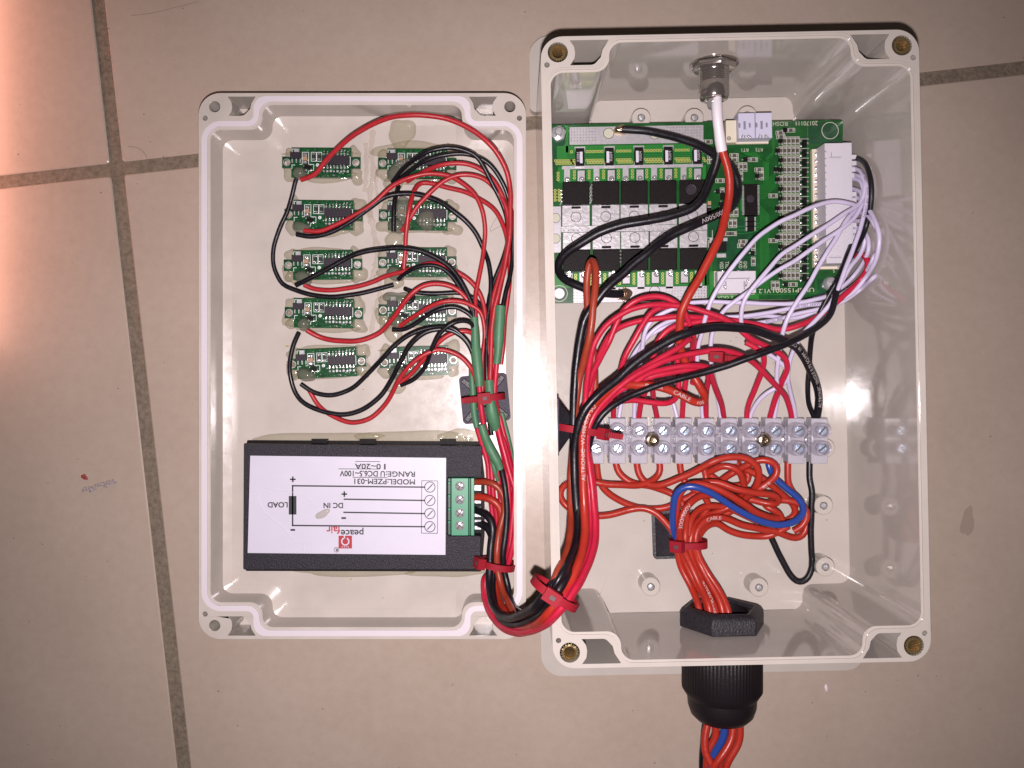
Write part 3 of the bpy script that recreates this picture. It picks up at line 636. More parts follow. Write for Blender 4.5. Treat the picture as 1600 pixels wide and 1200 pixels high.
# ------------------------------------------------------------------ cable ties
def tie(cx, cy, h, ang, a, b, w, head, label, tail=0, hl=4.6, tailang=0):
    """strap = ellipse (half width a across, half height b up) whose plane is across direction ang (photo degrees, direction ACROSS the bundle)"""
    w *= .82; c = P(cx, cy, h); A = radians(ang); U = Vector((cos(A), sin(A), 0)); V = Vector((-sin(A), cos(A), 0)); Z = Vector((0, 0, 1))
    rt = root('cable_tie', c, label, 'cable tie', 'red cable ties')
    mb = MB(); n = 48; vs_ = []
    def se(t): # super-ellipse
        x = abs(cos(t)) ** .8 * (1 if cos(t) >= 0 else -1); y = abs(sin(t)) ** .8 * (1 if sin(t) >= 0 else -1); return x, y
    for i in range(n):
        x, y = se(2 * pi * i / n)
        for (q_, r_) in ((-w / 2, 0), (w / 2, 0), (w / 2, .9), (-w / 2, .9)):
            vs_.append(c + U * x * (a + r_) + Z * y * (b + r_) + V * q_)
    mb.add(vs_, [(4 * i + k, 4 * i + (k + 1) % 4, 4 * ((i + 1) % n) + (k + 1) % 4, 4 * ((i + 1) % n) + k) for i in range(n) for k in range(4)], 0, True)
    part('strap', mb, TIE, rt)
    mb = MB(); x, y = se(head); hc = c + U * x * (a + 1.6) + Z * y * (b + 1.9)
    sn = atan2(y * a, x * b) if False else head
    def hb(off, d, mi=0):
        X = U * sin(head) - Z * cos(head); X.normalize(); N = U * cos(head) + Z * sin(head)
        o_ = hc + X * off[0] + V * off[1] + N * off[2]; vv = [o_ + X * sx * d[0] / 2 + V * sy * d[1] / 2 + N * sz * d[2] / 2 for sz in (-1, 1) for sx, sy in n4]
        mb.add(vv, [(3, 2, 1, 0), (4, 5, 6, 7), (0, 1, 5, 4), (1, 2, 6, 5), (2, 3, 7, 6), (3, 0, 4, 7)], mi)
    hb((0, 0, 0), (hl, w + 1.6, 3.0)); hb((.2, 0, 1.52), (hl * .34, w * .55, .12), 1)
    part('head', mb, [TIE, HOLE], rt, bevel=.4)
    if tail:
        mb = MB(); X = (U * cos(tailang) + V * sin(tailang)); side = 1 if tail > 0 else -1
        s0 = hc; L = abs(tail)
        for k in range(int(L / .8)):
            p = s0 + X * side * (hl / 2 + k * .8); mb.box((p.x, p.y, p.z - .3 - .1 * k * .5), (.62, w * .92, 1.1), A + tailang, 0)
        p = s0 + X * side * (hl / 2 + L / 2); mb.box((p.x, p.y, p.z - .6), (L, w * .8, .8), A + tailang, 0)
        part('tail', mb, TIE, rt, bevel=.15)
tie(758, 622, 12.5, 6, 6.6, 6.0, 2.9, pi / 2, 'red cable tie holding green sleeves to the square mount in the lid', tail=-6)
tie(778, 881, 15, -10, 5.6, 6.4, 2.8, radians(155), 'red cable tie round the bundle beside the right end of the black meter case')
tie(867, 926, 64, -33, 7.4, 6.4, 3.0, radians(96), 'red cable tie on the bundle where it crosses the box rim', hl=5.4)
tie(905, 671, 34, -9, 8.0, 7.0, 2.8, radians(40), 'red cable tie with thick ribbed tail strapping the bundle to the left wall mount', tail=5.0, hl=3.6)
tie(1075, 849, 15.5, 0, 6.0, 5.5, 3.0, radians(128), 'red cable tie pinching the orange cables over the black mount on the box floor')
tie(1132, 560, 33, -5, 4.6, 2.6, 2.4, radians(120), 'small red cable tie lying across the crimson wires in the middle of the box', tail=4)
# ------------------------------------------------------------------ large battery protection board
HP = 13.0; RP = radians(.95)
def sk(x, y): return (x, y - (x - 1090) * .0165)          # the board is turned a little: ideal -> photo pixels
def Q(x, y, h=HP): X, Y = sk(x, y); return P(X, Y, h)
pb = root('protection_board', Q(1090, 330, HP), 'large green circuit board with ten black power chips in the box', 'circuit board')
B0, B1 = Q(852, 190.5), Q(1316, 471)
def boardxy(l): return [((Q(x, y)).x, (Q(x, y)).y) for x, y in l]
mb = MB(); out = fillet([Vector(p) for p in boardxy([(1317.5, 191), (853, 191), (853, 470), (1310, 470)])], [1.2] * 4, 5)
mb.slab([out, circ(Q(1297, 207.5).x, Q(1297, 207.5).y, 1.5, 22)], HP - 1.6, HP, 0)
z1, z2, z3 = HP + .03, HP + .05, HP + .07
def area(x0, y0, x1, y1, z, mi): mb.poly([Q(x0, y1, z), Q(x1, y1, z), Q(x1, y0, z), Q(x0, y0, z)], mi)
def line(pts, z, w, mi):
    for a, b in zip(pts[:-1], pts[1:]): mb.strip(Q(*a, z), Q(*b, z), S_(w, z), mi)
def dot(x, y, r, z, mi, seg=10): mb.disc(Q(x, y, z), S_(r, z), mi, seg)
G, DK, LT, TN, GD, HL, SK, TP = 0, 1, 2, 3, 4, 5, 6, 7
# lighter copper pours, darker bare zones
area(853, 213, 888, 256, z1 - .01, DK); area(884, 193, 888, 235, z1, LT)
area(1107, 345, 1180, 402, z1 - .01, DK); area(1262, 195, 1313, 228, z1 - .01, DK); area(1252, 215, 1262, 440, z1 - .01, DK)
area(1278, 440, 1312, 470, z1 - .01, DK); area(853, 443, 893, 470, z1 - .01, DK); area(1172, 200, 1200, 228, z1 - .01, DK); area(1120, 404, 1182, 424, z1 - .01, DK)
area(870, 224.5, 1100, 256, z1, LT); area(872, 258, 1103, 282, z1, LT); area(866, 424, 1107, 446, z1, LT); area(1101, 424, 1117, 470, z1, LT); area(1120, 460, 1186, 470, z1, LT)
area(1105, 190, 1128, 225, z1, G); area(1157, 300, 1162, 330, z1, LT)
for y in (238.5, 241.5, 244.5): line([(886, y), (1105, y)], z2, .9, DK)
line([(870, 254.5), (1104, 254.5)], z2, 1, DK)
# tinned bus areas with dot grids
area(890, 195.5, 1099, 223, z2, TP); area(896, 447, 1105, 470, z2, TP)
for x0, y0, x1, y1 in ((893, 198, 934, 221), (1043, 198, 1097, 221), (897, 449, 916, 469), (1041, 449, 1103, 469)):
    x = x0
    while x < x1:
        y = y0 + (.5)
        while y < y1: dot(x, y, .75, z3, HL, 6); y += 4.6
        x += 4.6
for x, y in ((951, 206), (1023, 208)): mb.ring(Q(x, y, z3), S_(7.6, z3), S_(8.6, z3), HL, 26); dot(x, y, 7.6, z3, SK, 26)
mb.ring(Q(1023, 454, z3), S_(7.6, z3), S_(8.6, z3), HL, 26)
# rows of ringed vias
def via(x, y): mb.ring(Q(x, y, z3), S_(1.2, z3), S_(2.35, z3), GD, 10); dot(x, y, 1.2, z3, HL, 8)
for i in range(44):
    x = 893 + i * 4.8
    if min(abs(x - s_) for s_ in (906, 952, 998, 1044, 1089)) > 10: via(x, 234); via(x, 247.5); via(x + 2.4, 251.5)
for i in range(8): via(868 + i * 4.9, 247.5); via(870 + i * 4.9, 252)
for x in (872, 897.5, 920.5, 943, 966.5, 988, 1010.5, 1033, 1056, 1078.5):
    for k in range(3): via(x, 267 + k * 5 - (2 if x > 880 else 0))
for x in (867.5, 873.5):
    for k in range(4): via(x, 294 + k * 5)
for x in (899.5, 922, 945, 968, 990.5, 1012.5, 1035.5, 1058, 1080.5):
    for k in range(4): via(x, 427 + k * 4.6)
# comb of solder pads
area(878, 256, 1098, 261, z2, TP)
for i, x in enumerate((886, 932, 977.5, 1022, 1068)): area(x - 4.5, 260, x + 4.5, 282, z3, TP)
for x in (908, 955, 1000, 1044.5, 1090): area(x - 7.5, 261.5, x + 7.5, 281, z2, DK); area(x - 5.5, 263.5, x + 5.5, 280, z3, TP)
for x in (889, 934, 978.5, 1024, 1069.5): area(x - 7, 423, x + 7, 443, z2, DK); area(x - 5.5, 424, x + 5.5, 441, z3, TP)
for x in (911, 956.5, 1001.5, 1046, 1091.5): area(x - 5.5, 423, x + 5.5, 450, z2, TP)
area(864, 319, 876.5, 391, z2, TP)
for y in (337, 369): mb.ring(Q(868, y, z3), S_(7, z3), S_(7.8, z3), HL, 20); dot(868, y, 7, z3, SK, 20)
mb.ring(Q(874, 455, z3), S_(12, z3), S_(13, z3), SK, 30); dot(874, 455, 8, z2, TP, 24)
mb.ring(Q(1297, 207.5, z3), S_(12.4, z3), S_(13.4, z3), SK, 34)
for i in range(30):
    dot(881 + i * 7.4, 357, .8, z3, HL, 6)
area(877, 350.5, 1105, 359.5, z2, TN)
# signal traces
for k in range(9): line([(1183, 291 + k * 2.6), (1192 + k * .3, 291 + k * 2.6), (1212, 270 + k * 3)], z2, .7, LT)
for k in range(8):
    x = 1188 + k * 1.9; line([(1183, 316 + k * 2.4), (x - 3, 316 + k * 2.4), (x, 320 + k * 2.6), (x, 468 - 14)], z2, .8, LT)
for k in range(5):
    line([(1148 + k * 2, 240), (1180, 240 + k * 1.6), (1193 + k * 2, 252 + k), (1193 + k * 2, 288)], z2, .7, LT)
for k in range(3): line([(1207, 205 + k * 3), (1211 - k * 2, 240), (1200 - k * 2, 250), (1200 - k * 2, 285)], z2, .7, LT)
for k in range(3): line([(1150, 355 + k * 5.5), (1165, 355 + k * 5.5), (1196, 348 + k * 6)], z2, .9, LT)
for x in (1105, 1108, 1111): line([(x, 380 + x - 1105), (x, 470)], z2, 1.1, LT if x != 1108 else DK)
line([(1182, 425), (1182, 462), (1275, 462), (1275, 440)], z2, .9, LT); line([(1186, 458), (1280, 458)], z2, .8, LT); line([(1262, 200), (1262, 440)], z2, 1, LT)
line([(1115, 200), (1115, 222)], z2, 1, DK); line([(1113, 360), (1113, 372), (1104, 372)], z2, .8, SK)
# bottom meander
for k in range(38): line([(1200 + k * 2.1, 462.5), (1200 + k * 2.1, 468)], z2, .8, DK)
# silkscreen writing
def tx(s, x, y, w, h, rot=pi, mi=SK): mb.text(s, Q(x, y, z3), S_(w, z3), S_(h, z3), rot + RP, mi)
tx('20170111', 1260.5, 195.5, 34, 6.8); tx('ROSH', 1219, 195.5, 23, 6.8)
tx('RT1', 1164, 235.6, 10.5, 5); tx('RT2', 1186, 235.6, 11, 5)
tx('UHSP15S001', 1240, 456, 64, 6.8); tx('V1.2', 1195, 456.6, 19, 6.8)
tx('VDD', 1127.5, 415, 11, 5.5, pi / 2 + pi); tx('TXD', 1136, 415, 11, 5.5, pi / 2 + pi); tx('RXD', 1157, 415, 11, 5.5, pi * 1.5); tx('GND', 1164.5, 415, 11, 5.5, pi * 1.5)
tx('VDD T  R  N', 1144, 465.5, 46, 4.6, 0); tx('P-', 996, 465.5, 9, 4.5, 0); tx('S', 1303, 427, 3, 4.6, 0)
part('board', mb, [PCB, PCBD, PCBL, TIN, GOLD, HOLE, SILK, TINP], pb)

def smd_mesh(kind):
    m = MB()
    if kind == 'resistor':       # upright, 4.6 x 9 px
        m.box((0, 0, .25), (.95, 1.3, .5), 0, 0); m.box((0, .93, .23), (1.0, .55, .46), 0, 1); m.box((0, -.93, .23), (1.0, .55, .46), 0, 1)
        w, h = 1.46, 3.2
        for a, b in (((-w / 2, -h / 2), (w / 2, -h / 2)), ((w / 2, -h / 2), (w / 2, h / 2)), ((w / 2, h / 2), (-w / 2, h / 2)), ((-w / 2, h / 2), (-w / 2, -h / 2))): m.strip((*a, .075), (*b, .075), .17, 2)
        return m.mesh('smd_resistor', [mat('res_grey', (.075, .065, .055), .4), TINP, SILK])
    if kind == 'transistor':
        m.box((0, 0, .5), (1.5, 1.45, .9), 0, 0, .94)
        m.box((-.45, -1.0, .15), (.45, .7, .25), 0, 1); m.box((.45, -1.0, .15), (.45, .7, .25), 0, 1); m.box((0, 1.0, .15), (.45, .6, .25), 0, 1)
        return m.mesh('smd_transistor', [EPX, SOLD])
    if kind == 'side':
        m.box((0, 0, .55), (1.6, 2.7, 1.0), 0, 0, .94)
        for y in (-.95, .95): m.lathe((-1.15, y, 0), [(.5, 0), (.4, .3), (0, .42)], 10, 'z', 1)
        m.box((1.25, 0, .2), (.8, .55, .32), 0, 1); m.strip((-1.8, 1.66, .09), (1.9, 1.66, .09), .18, 2)
        return m.mesh('smd_transistor', [EPX, SOLD, SILK])
RM, TM, SM_ = smd_mesh('resistor'), smd_mesh('transistor'), smd_mesh('side')
for i in range(15):
    y = 223 + 15.0 * i
    for x in (1226, 1232.6, 1239.2, 1245.8): inst('smd_resistor', RM, pb, Q(x, y), RP)
    if i % 3 == 1: inst('smd_transistor', TM, pb, Q(1214, y), RP); inst('smd_resistor', RM, pb, Q(1220, y), RP)
    else: inst('smd_transistor', TM, pb, Q(1219, y), RP)
    inst('output_transistor', SM_, pb, Q(1256, y + 4), RP)
for x, y, a in ((1219, 210, 90), (1235, 206, 90), (1220, 216, 90), (1106, 222, 90), (1112, 246, 90), (1112, 253, 90), (1147, 244, 90), (1147, 251, 90), (1177, 251, 90), (1150, 260, 90), (1157.5, 262, 0), (1164, 262, 0), (1157.5, 277, 0), (1186, 267, 90), (1190, 276, 0),
                (1125, 283, 90), (1128.5, 301, 0), (1143.5, 333, 0), (1150, 333, 0), (1141, 350, 0), (1148, 350, 0), (1137, 366, 90), (1144, 366, 90), (1161, 379, 90), (1159, 385, 90), (1177, 386, 0), (1177, 410, 0), (1208, 448, 0), (1214.5, 448, 0), (1239, 447, 90), (1208, 308, 90), (1208, 378, 90), (1110, 383, 0)):
    inst('smd_resistor', RM, pb, Q(x, y), RP + radians(a))
for x, y, a in ((1164, 251, 90), (1183, 277, 0), (1226, 206, 90), (1121, 300, 90), (1126, 320, 0), (1212, 267, 0), (1227, 447, 90), (1175, 397, 90)): inst('smd_transistor', TM, pb, Q(x, y), RP + radians(a))
# controller
c = Q(1173, 314, HP + .8); mb = MB(); mb.box(c, (S_(20, 14), S_(50, 14), 1.6), RP, 0, .97)
for k in range(22):
    for sx in (-1, 1):
        p = Q(1173 + sx * 11.6, 292 + k * 2.1, HP + .3); mb.box(p, (.9, .26, .3), RP, 1)
mb.lathe(Q(1172.5, 312, HP + 1.55), [(1.5, 0), (1.4, .12), (0, .2)], 22, 'z', 2)
part('controller_chip', mb, [EPX, TIN, EPXG], pb)
for k in range(3):
    mb = MB(); p = Q(1172.5, 344 + k * 7.6, HP + .7); mb.box(p, (2.6, 1.55, 1.4), RP, 0)
    for sx in (-1, 1): mb.box(Q(1172.5 + sx * 6.6, 344 + k * 7.6, HP + .5), (.55, 1.4, 1.0), RP, 1)
    part('diode', mb, [EPX, TIN], pb)
mb = MB(); mb.box(Q(1126, 386, HP + .9), (4.2, 3.6, 1.8), RP, 0, .94); mb.box(Q(1127, 400, HP + .3), (3.4, 1.4, .4), RP, 1)
for x in (1112, 1133): mb.box(Q(x, 375, HP + .3), (1.6, 1.2, .5), RP, 1)
part('regulator', mb, [EPX, TIN], pb)
for x, y in ((1129, 307), (1108, 330)):
    mb = MB(); mb.box(Q(x, y, HP + .6), (1.5, 2.4, 1.2), RP, 0, .96); part('smd_capacitor', mb, [EPX], pb)
mb = MB(); mb.box(Q(1108, 318, HP + .5), (1.2, 1.4, 1.0), RP, 0); mb.box(Q(1108, 325, HP + .4), (1.3, .7, .8), RP, 1); part('smd_capacitor', mb, [CER, TIN], pb)
# power transistors
def lug(x, y, mb, mi, s=1): mb.box(Q(x, y - 3 * s, HP + .9), (1.0, 2.2, .7), RP, mi); p = Q(x, y, HP); mb.lathe(p, [(1.05, 0), (.9, .5), (.5, .85), (0, .95)], 12, 'z', mi)
for row in (0, 1):
    for i in range(5):
        xc = (900, 946.5, 991, 1036, 1082.5)[i] + (1 if row else 0); bh = 4.4; zt = HP + bh
        f = (FP / (CZ - HP)) / (FP / (CZ - zt))
        mb = MB(); ya, yb = ((281, 319) if row == 0 else (386, 421)); W2 = 21
        vs_ = []
        for z_, g in ((HP + .1, 0), (zt, .35)):
            gg = 2.2 if z_ == zt else 0
            vs_ += [Q(xc - W2 + g, ya + (gg if row else 0), z_), Q(xc + W2 - g, ya + (gg if row else 0), z_), Q(xc + W2 - g, yb - (gg if not row else 0), z_), Q(xc - W2 + g, yb - (gg if not row else 0), z_)]
        mb.add(vs_, [(0, 1, 2, 3), (7, 6, 5, 4), (0, 4, 5, 1), (1, 5, 6, 2), (2, 6, 7, 3), (3, 7, 4, 0)], 0)
        ny = 321.5 if row == 0 else 384; mb.box(Q(xc, ny, HP + 1.6), (3.4, .7, 1.6), RP, 0)
        if row == 0 and i == 4: mb.lathe(Q(1080, 296, zt - .05), [(2.0, 0), (2.0, .22), (1.7, .28), (1.55, .16), (0, .16)], 26, 'z', 1)
        pt = part('power_transistor', mb, [EPX, EPXG], pb, bevel=.2)
        mb = MB(); y0, y1 = ((318, 350) if row == 0 else (360, 387)); W3 = 21.6
        vs_ = [Q(xc - W3, y0, HP + .08), Q(xc + W3, y0, HP + .08), Q(xc + W3, y1, HP + .08), Q(xc - W3, y1, HP + .08)]; vs2 = [Q(xc - W3, y0, HP + 1.25), Q(xc + W3, y0, HP + 1.25), Q(xc + W3, y1, HP + 1.25), Q(xc - W3, y1, HP + 1.25)]
        mb.add(vs_ + vs2, [(0, 1, 2, 3), (7, 6, 5, 4), (0, 4, 5, 1), (1, 5, 6, 2), (2, 6, 7, 3), (3, 7, 4, 0)], 0)
        yc = 336 if row == 0 else 369.5; p = Q(xc, yc, HP + 1.27); mb.ring(p, 1.75, 1.95, 1, 28)
        part('heat_tab', mb, [TIN, EPX], pt, bevel=.12)
        mb = MB(); yy = 277 if row == 0 else 428; s_ = -1 if row == 0 else 1
        for dx in (-11.5, 11): lug(xc + dx + (-2 if row == 0 else 0), yy, mb, 0, s_)
        part('solder_joint', mb, SOLD, pt)
for x in (923, 968.5, 1013, 1059):
    pass
mb = MB()
for x, y0 in ((923.3, 290), (1, 0)):
    for k in range(5):
        if x > 2: mb.lathe(Q(x, y0 + k * 5.4, HP), [(.45, 0), (.4, 3.9), (0, 4.2)], 8)
for k in range(4): mb.lathe(Q(967.5, 393 + k * 5.4, HP), [(.45, 0), (.4, 3.9), (0, 4.2)], 8)
for k in range(4): mb.lathe(Q(877, 297 + k * 5.4, HP), [(.45, 0), (.4, 3.0), (0, 3.2)], 8)
part('solder_beads', mb, SOLD, pb)
# shunt resistors
for i, x in enumerate((906, 952, 998, 1044, 1089)):
    mb = MB(); mb.box(Q(x, 243, HP + .6), (3.3, 6.6, 1.2), RP, 0)
    for y in (231, 255): mb.box(Q(x, y, HP + .55), (3.5, 1.5, 1.15), RP, 1)
    mb.box(Q(x, 257.5, HP + .25), (3.9, 1.2, .5), RP, 1); mb.box(Q(x, 228.5, HP + .25), (3.9, 1.0, .5), RP, 1)
    sd = 2.2 if i in (0,) else -2.2
    a = Q(x + sd, 243, HP + 1.23); mb.box((a.x, a.y, a.z), (1.0, 4.2, .04), RP, 2)
    mb.text('R004' if i else 'R00M', Q(x - sd, 242, HP + 1.24), 3.4, 1.3, pi / 2 + RP, 3)
    part('shunt_resistor', mb, [EPX, TIN, LAB, TINP], pb)
# black thermistor disc marks / dome on fifth transistor
# thermistor sockets
mb = MB(); mb.box(Q(1141, 208, HP + 1.5), (3.9, 8.2, 3), RP, 0); mb.ring(Q(1139, 217, HP + 3.03), .5, .75, 1, 16); mb.ring(Q(1139, 217, HP + 3.03), .1, .3, 1, 16); part('screw_block', mb, [CREAM, HOLE], pb, bevel=.15)
for i, x in enumerate((1163.5, 1190)):
    mb = MB(); mb.box(Q(x, 201, HP + 2.6), (6.1, 9.3, 5.2), RP, 0, .98)
    for dx, w in ((-8, 1.0), (0, 1.2), (8, 1.0)): mb.box(Q(x + dx, 197, HP + 5.22), (w * .7, 1.7 if dx else 3, .1), RP, 1)
    for dx in (-4, 0, 5, 8): mb.box(Q(x + dx, 217 - abs(dx - 2) * .4, HP + 5.1), (.45, 1.6, .5), RP + dx * .1, 2)
    part('thermistor_socket', mb, [LIL, mat('slot_grey', (.20, .19, .25), .6), SOLD], pb, bevel=.25)
mb = MB(); mb.box(Q(1173, 225, HP + .5), (11.6, .6, 1.0), RP, 0); mb.box(Q(1176, 216, HP + .4), (11.4, 5, .8), RP, 0); part('socket_base', mb, CREAM, pb)
# serial port socket
mb = MB(); mb.box(Q(1148.5, 443, HP + 2.3), (14.2, 8.2, 4.6), RP, 0, .98); mb.box(Q(1147, 443, HP + .3), (14.8, 8.8, .6), RP, 1)
for k in range(4): mb.box(Q(1128 + k * 12.5, 426, HP + 1), (1.5, 1.0, 2), RP, 2)
for x, y in ((1165, 446), (1168, 441), (1132, 449)): mb.box(Q(x, y, HP + 4.7), (.9, 1.3, .5), RP, 2)
for x in (1134, 1163): mb.box(Q(x, 447, HP + 4.63), (.5, 3.0, .1), RP, 3)
mb.box(Q(1148.5, 436, HP + 4.63), (11, .35, .1), RP, 3)
part('serial_socket', mb, [NYL, CREAM, SOLD, mat('nylon_slot', (.26, .24, .27), .6)], pb, bevel=.3)
# balance connector
mb = MB(); mb.box(Q(1277, 329, HP + .9), (3.8, 43.5, 1.8), RP, 0); mb.box(Q(1296, 421, HP + 1.2), (8, 1.6, 2.4), RP, 0)
for k in range(17):
    p = Q(1276, 244.5 + k * 10.6, HP + 1.8); mb.lathe(p, [(.95, 0), (.85, .35), (.35, .5), (0, .9)], 12, 'z', 1); mb.box(Q(1283, 240 + k * 10.6, HP + 2.4), (1.0, .7, 1.2), RP, 1); mb.box(Q(1275.5, 239 + k * 10.6, HP + 1.86), (2.6, .35, .12), RP, 0)
hd = part('balance_header', mb, [CREAM, SOLD], pb)
mb = MB(); a = 1288; hw = HP + 9.5
mb.box(Q(1303, 325, HP + 5.2), (9.6, 43.6, 8.6), RP, 0, .97, .99); mb.box(Q(1319, 326, HP + 5.6), (3.2, 44.2, 7.2), RP, 0)
mb.box(Q(1305, 251, HP + 9.6), (3.6, .25, .3), RP, 0); mb.box(Q(1305, 404, HP + 9.6), (4.2, .25, .3), RP, 0)
for k in range(16): mb.box(Q(1289.5, 240 + k * 11, HP + 9.52), (.7, .5, .08), RP, 1)
mb.box(Q(1317.2, 325, HP + 9.2), (.35, 42, .12), RP, 1); mb.box(Q(1305, 249, HP + 9.53), (4.4, .22, .08), RP, 1); mb.box(Q(1299, 245, HP + 9.53), (.22, 1.6, .08), RP, 1); mb.box(Q(1305, 406, HP + 9.53), (4.6, .22, .08), RP, 1)
part('balance_plug', mb, [NYL, mat('nylon_slot', (.26, .24, .27), .6)], pb, bevel=.3)
mb = MB()
for k in range(16):
    if k in (4, 5): continue
    mb.box(Q(1329, 252 + k * 9.6, HP + 5.5), (2.4, 1.7, 5.6), RP, 0)
part('plug_cable_side', mb, NYL, pb, bevel=.3)
# fixing nut on the left and screw lower right
p = Q(872, 207, HP); mb = MB(); mb.lathe(p, [(2.9, 0), (2.9, 1.9), (2.4, 2.2), (1.6, 2.2)], 6, 'z', 0, False, .3); mb.lathe(p, [(1.5, 0), (1.5, 4.4), (1.1, 4.8), (0, 4.9)], 16, 'z', 0); part('fixing_nut', mb, STEEL, pb)
p = Q(1296, 447, HP); mb = MB(); mb.lathe(p, [(2.6, 0), (2.6, 1.6), (1.9, 2.6), (0, 2.9)], 20, 'z', 0); part('fixing_screw', mb, STEEL, pb)
# solder blobs for the thick black cables
mb = MB(); blob(mb, Q(970, 202, HP), 2.6, 2.0, 2.6, 0, 24, 3, .15); part('solder_blob', mb, mat('solder_gold', (.62, .48, .32), .14, 1, bump=(1500, .6)), pb)
mb = MB(); blob(mb, Q(975, 458, HP), 2.9, 2.5, 2.8, 0, 24, 8, .12)
for k in range(9): p = Q(975 + cos(k * .8) * 11, 458 + sin(k * .8) * 10, HP + .2); mb.lathe(p, [(.5, 0), (.3, .5), (0, .6)], 6)
part('solder_blob', mb, SOLDB, pb)

# ------------------------------------------------------------------ translucent screw terminal strip
HT = 14.0
ts = root('terminal_strip', P(1112, 688, 3), 'translucent white plastic screw terminal strip running across the box, wired on both sides', 'terminal strip')
ux = [932, 966.5, 1001, 1038, 1071.5, 1107, 1143.5, 1177.5, 1214.5, 1250.5, 1287.5]
slope = -.006
for i, x in enumerate(ux):
    bxc = x - 3 - (x - 1112) * .016; dy = 0
    mb = MB(); c = P(bxc, 688.5, 11)
    a = P(bxc - 14, 653, 11.5); b = P(bxc + 12.5, 725.5, 11.5)
    mb.box(((a.x + b.x) / 2, (a.y + b.y) / 2, 8.6), (b.x - a.x, a.y - b.y, 5.8), 0, 0, .98)
    mb.box(((a.x + b.x) / 2, (a.y + b.y) / 2, 4.4), (b.x - a.x, (a.y - b.y) * .8, 2.8), 0, 0)
    part('pole_housing', mb, PE, ts, bevel=.35)
    for yy in (673.5, 701.5):
        p = P(x, yy, 18); mb = MB(); mb.lathe((p.x, p.y, 10.8), [(3.0, 0), (2.72, 7.4), (2.5, 7.6), (2.05, 7.4), (1.95, 4.6), (0, 4.4)], 26, 'z', 0, close=False)
        tr = part('screw_well', mb, PET, ts)
        mb = MB(); a_ = R.uniform(.3, 1.2); zz = 15.9
        mb.lathe((p.x, p.y, zz - 2), [(1.75, 0), (1.75, 2.0), (1.5, 2.35), (0, 2.45)], 20); mb.box((p.x, p.y, zz + .47), (3.2, .5, .16), a_, 1)
        part('screw', mb, [ZINC, HOLE], tr)
mb = MB()
for i in range(10):
    x = (ux[i] + ux[i + 1]) / 2 - 3; c = P(x, 688.5, 9); mb.box((c.x, c.y, 7.2), (1.9, 10.5, 4.6), 0, 0)
    if i not in (2, 7): p = P(x + 1.5, 688, 12); mb.lathe((p.x, p.y, 7), [(2.2, 0), (2.1, 4.6), (1.5, 4.8), (1.4, .2)], 22, 'z', 0, close=False)
part('joining_web', mb, PET, ts)
for x in (1020.5, 1196):
    p = P(x, 688, 16); mb = MB(); mb.lathe((p.x, p.y, 4), [(2.6, 8.0), (2.75, 10.2), (2.2, 12.0), (1.5, 12.2), (1.1, 11.4), (0, 11.2)], 26, 'z', 0, close=False); mb.box((p.x, p.y, 15.4), (1.7, .5, .3), .6, 1); mb.box((p.x, p.y, 15.42), (1.7, .5, .3), 2.17, 1)
    part('fixing_screw', mb, [mat('nickel_gold', (.55, .47, .36), .2, 1), BRASSD], ts)

# ------------------------------------------------------------------ chrome socket in the top wall
jx = 68.6; yw = (MBX @ Vector((8, 97.7, 0))).y
jk = root('dc_socket', (jx, yw, 39), 'chromed round panel socket through the upper wall of the box', 'socket')
mb = MB(); mb.lathe((jx, yw, 39), [(7.4, -2.6), (7.4, -.3), (6.8, 0), (7.4, -2.6)][:1] + [(7.5, -.4), (7.5, -2.0), (7.0, -2.5), (5.2, -2.6)], 6, 'y', 0, False, .1); part('hex_nut', mb, CHROME, jk, bevel=.4)
mb = MB(); mb.lathe((jx, yw, 39), [(8.2, 0), (8.2, -.5)], 36, 'y', 0); part('washer', mb, CHROME, jk)
mb = MB(); prof = [(5.0, -.5)]
for k in range(6): prof += [(5.0, -3 - k * .7), (4.8, -3.3 - k * .7)]
prof += [(5.0, -7.5), (5.0, -11.6), (4.6, -12.3), (3.2, -12.4), (2.6, -13.0), (2.0, -13.2)]
mb.lathe((jx, yw, 39), prof, 36, 'y'); part('barrel', mb, CHROME, jk)
mb = MB(); mb.lathe((jx - .2, yw, 39.5), [(2.3, -12.2), (2.5, -14), (1.9, -15.5), (.2, -16)], 20, 'y'); part('solder_cup', mb, SOLD, jk)
def sleeve(spec, rs, m, label, group, name='heat_shrink_sleeve'):
    pts = path(spec); n = len(pts); mb = MB()
    rr = []
    for i in range(n):
        t = i / (n - 1) * (len(rs) - 1); k = min(int(t), len(rs) - 2); rr.append(rs[k] + (rs[k + 1] - rs[k]) * (t - k))
    mb.tube(pts, rr, 18); return solo(name, mb, m, pts[0], label, 'heat shrink sleeve', group)
sleeve('1119,146,40 1120,165,41 1121,185,41 1123,205,40 1128,236,38', [1.75, 1.8, 1.75, 1.7, 1.85, 1.8], SHRW, 'white heat shrink sleeve hanging from the chrome socket over the red cable', None)

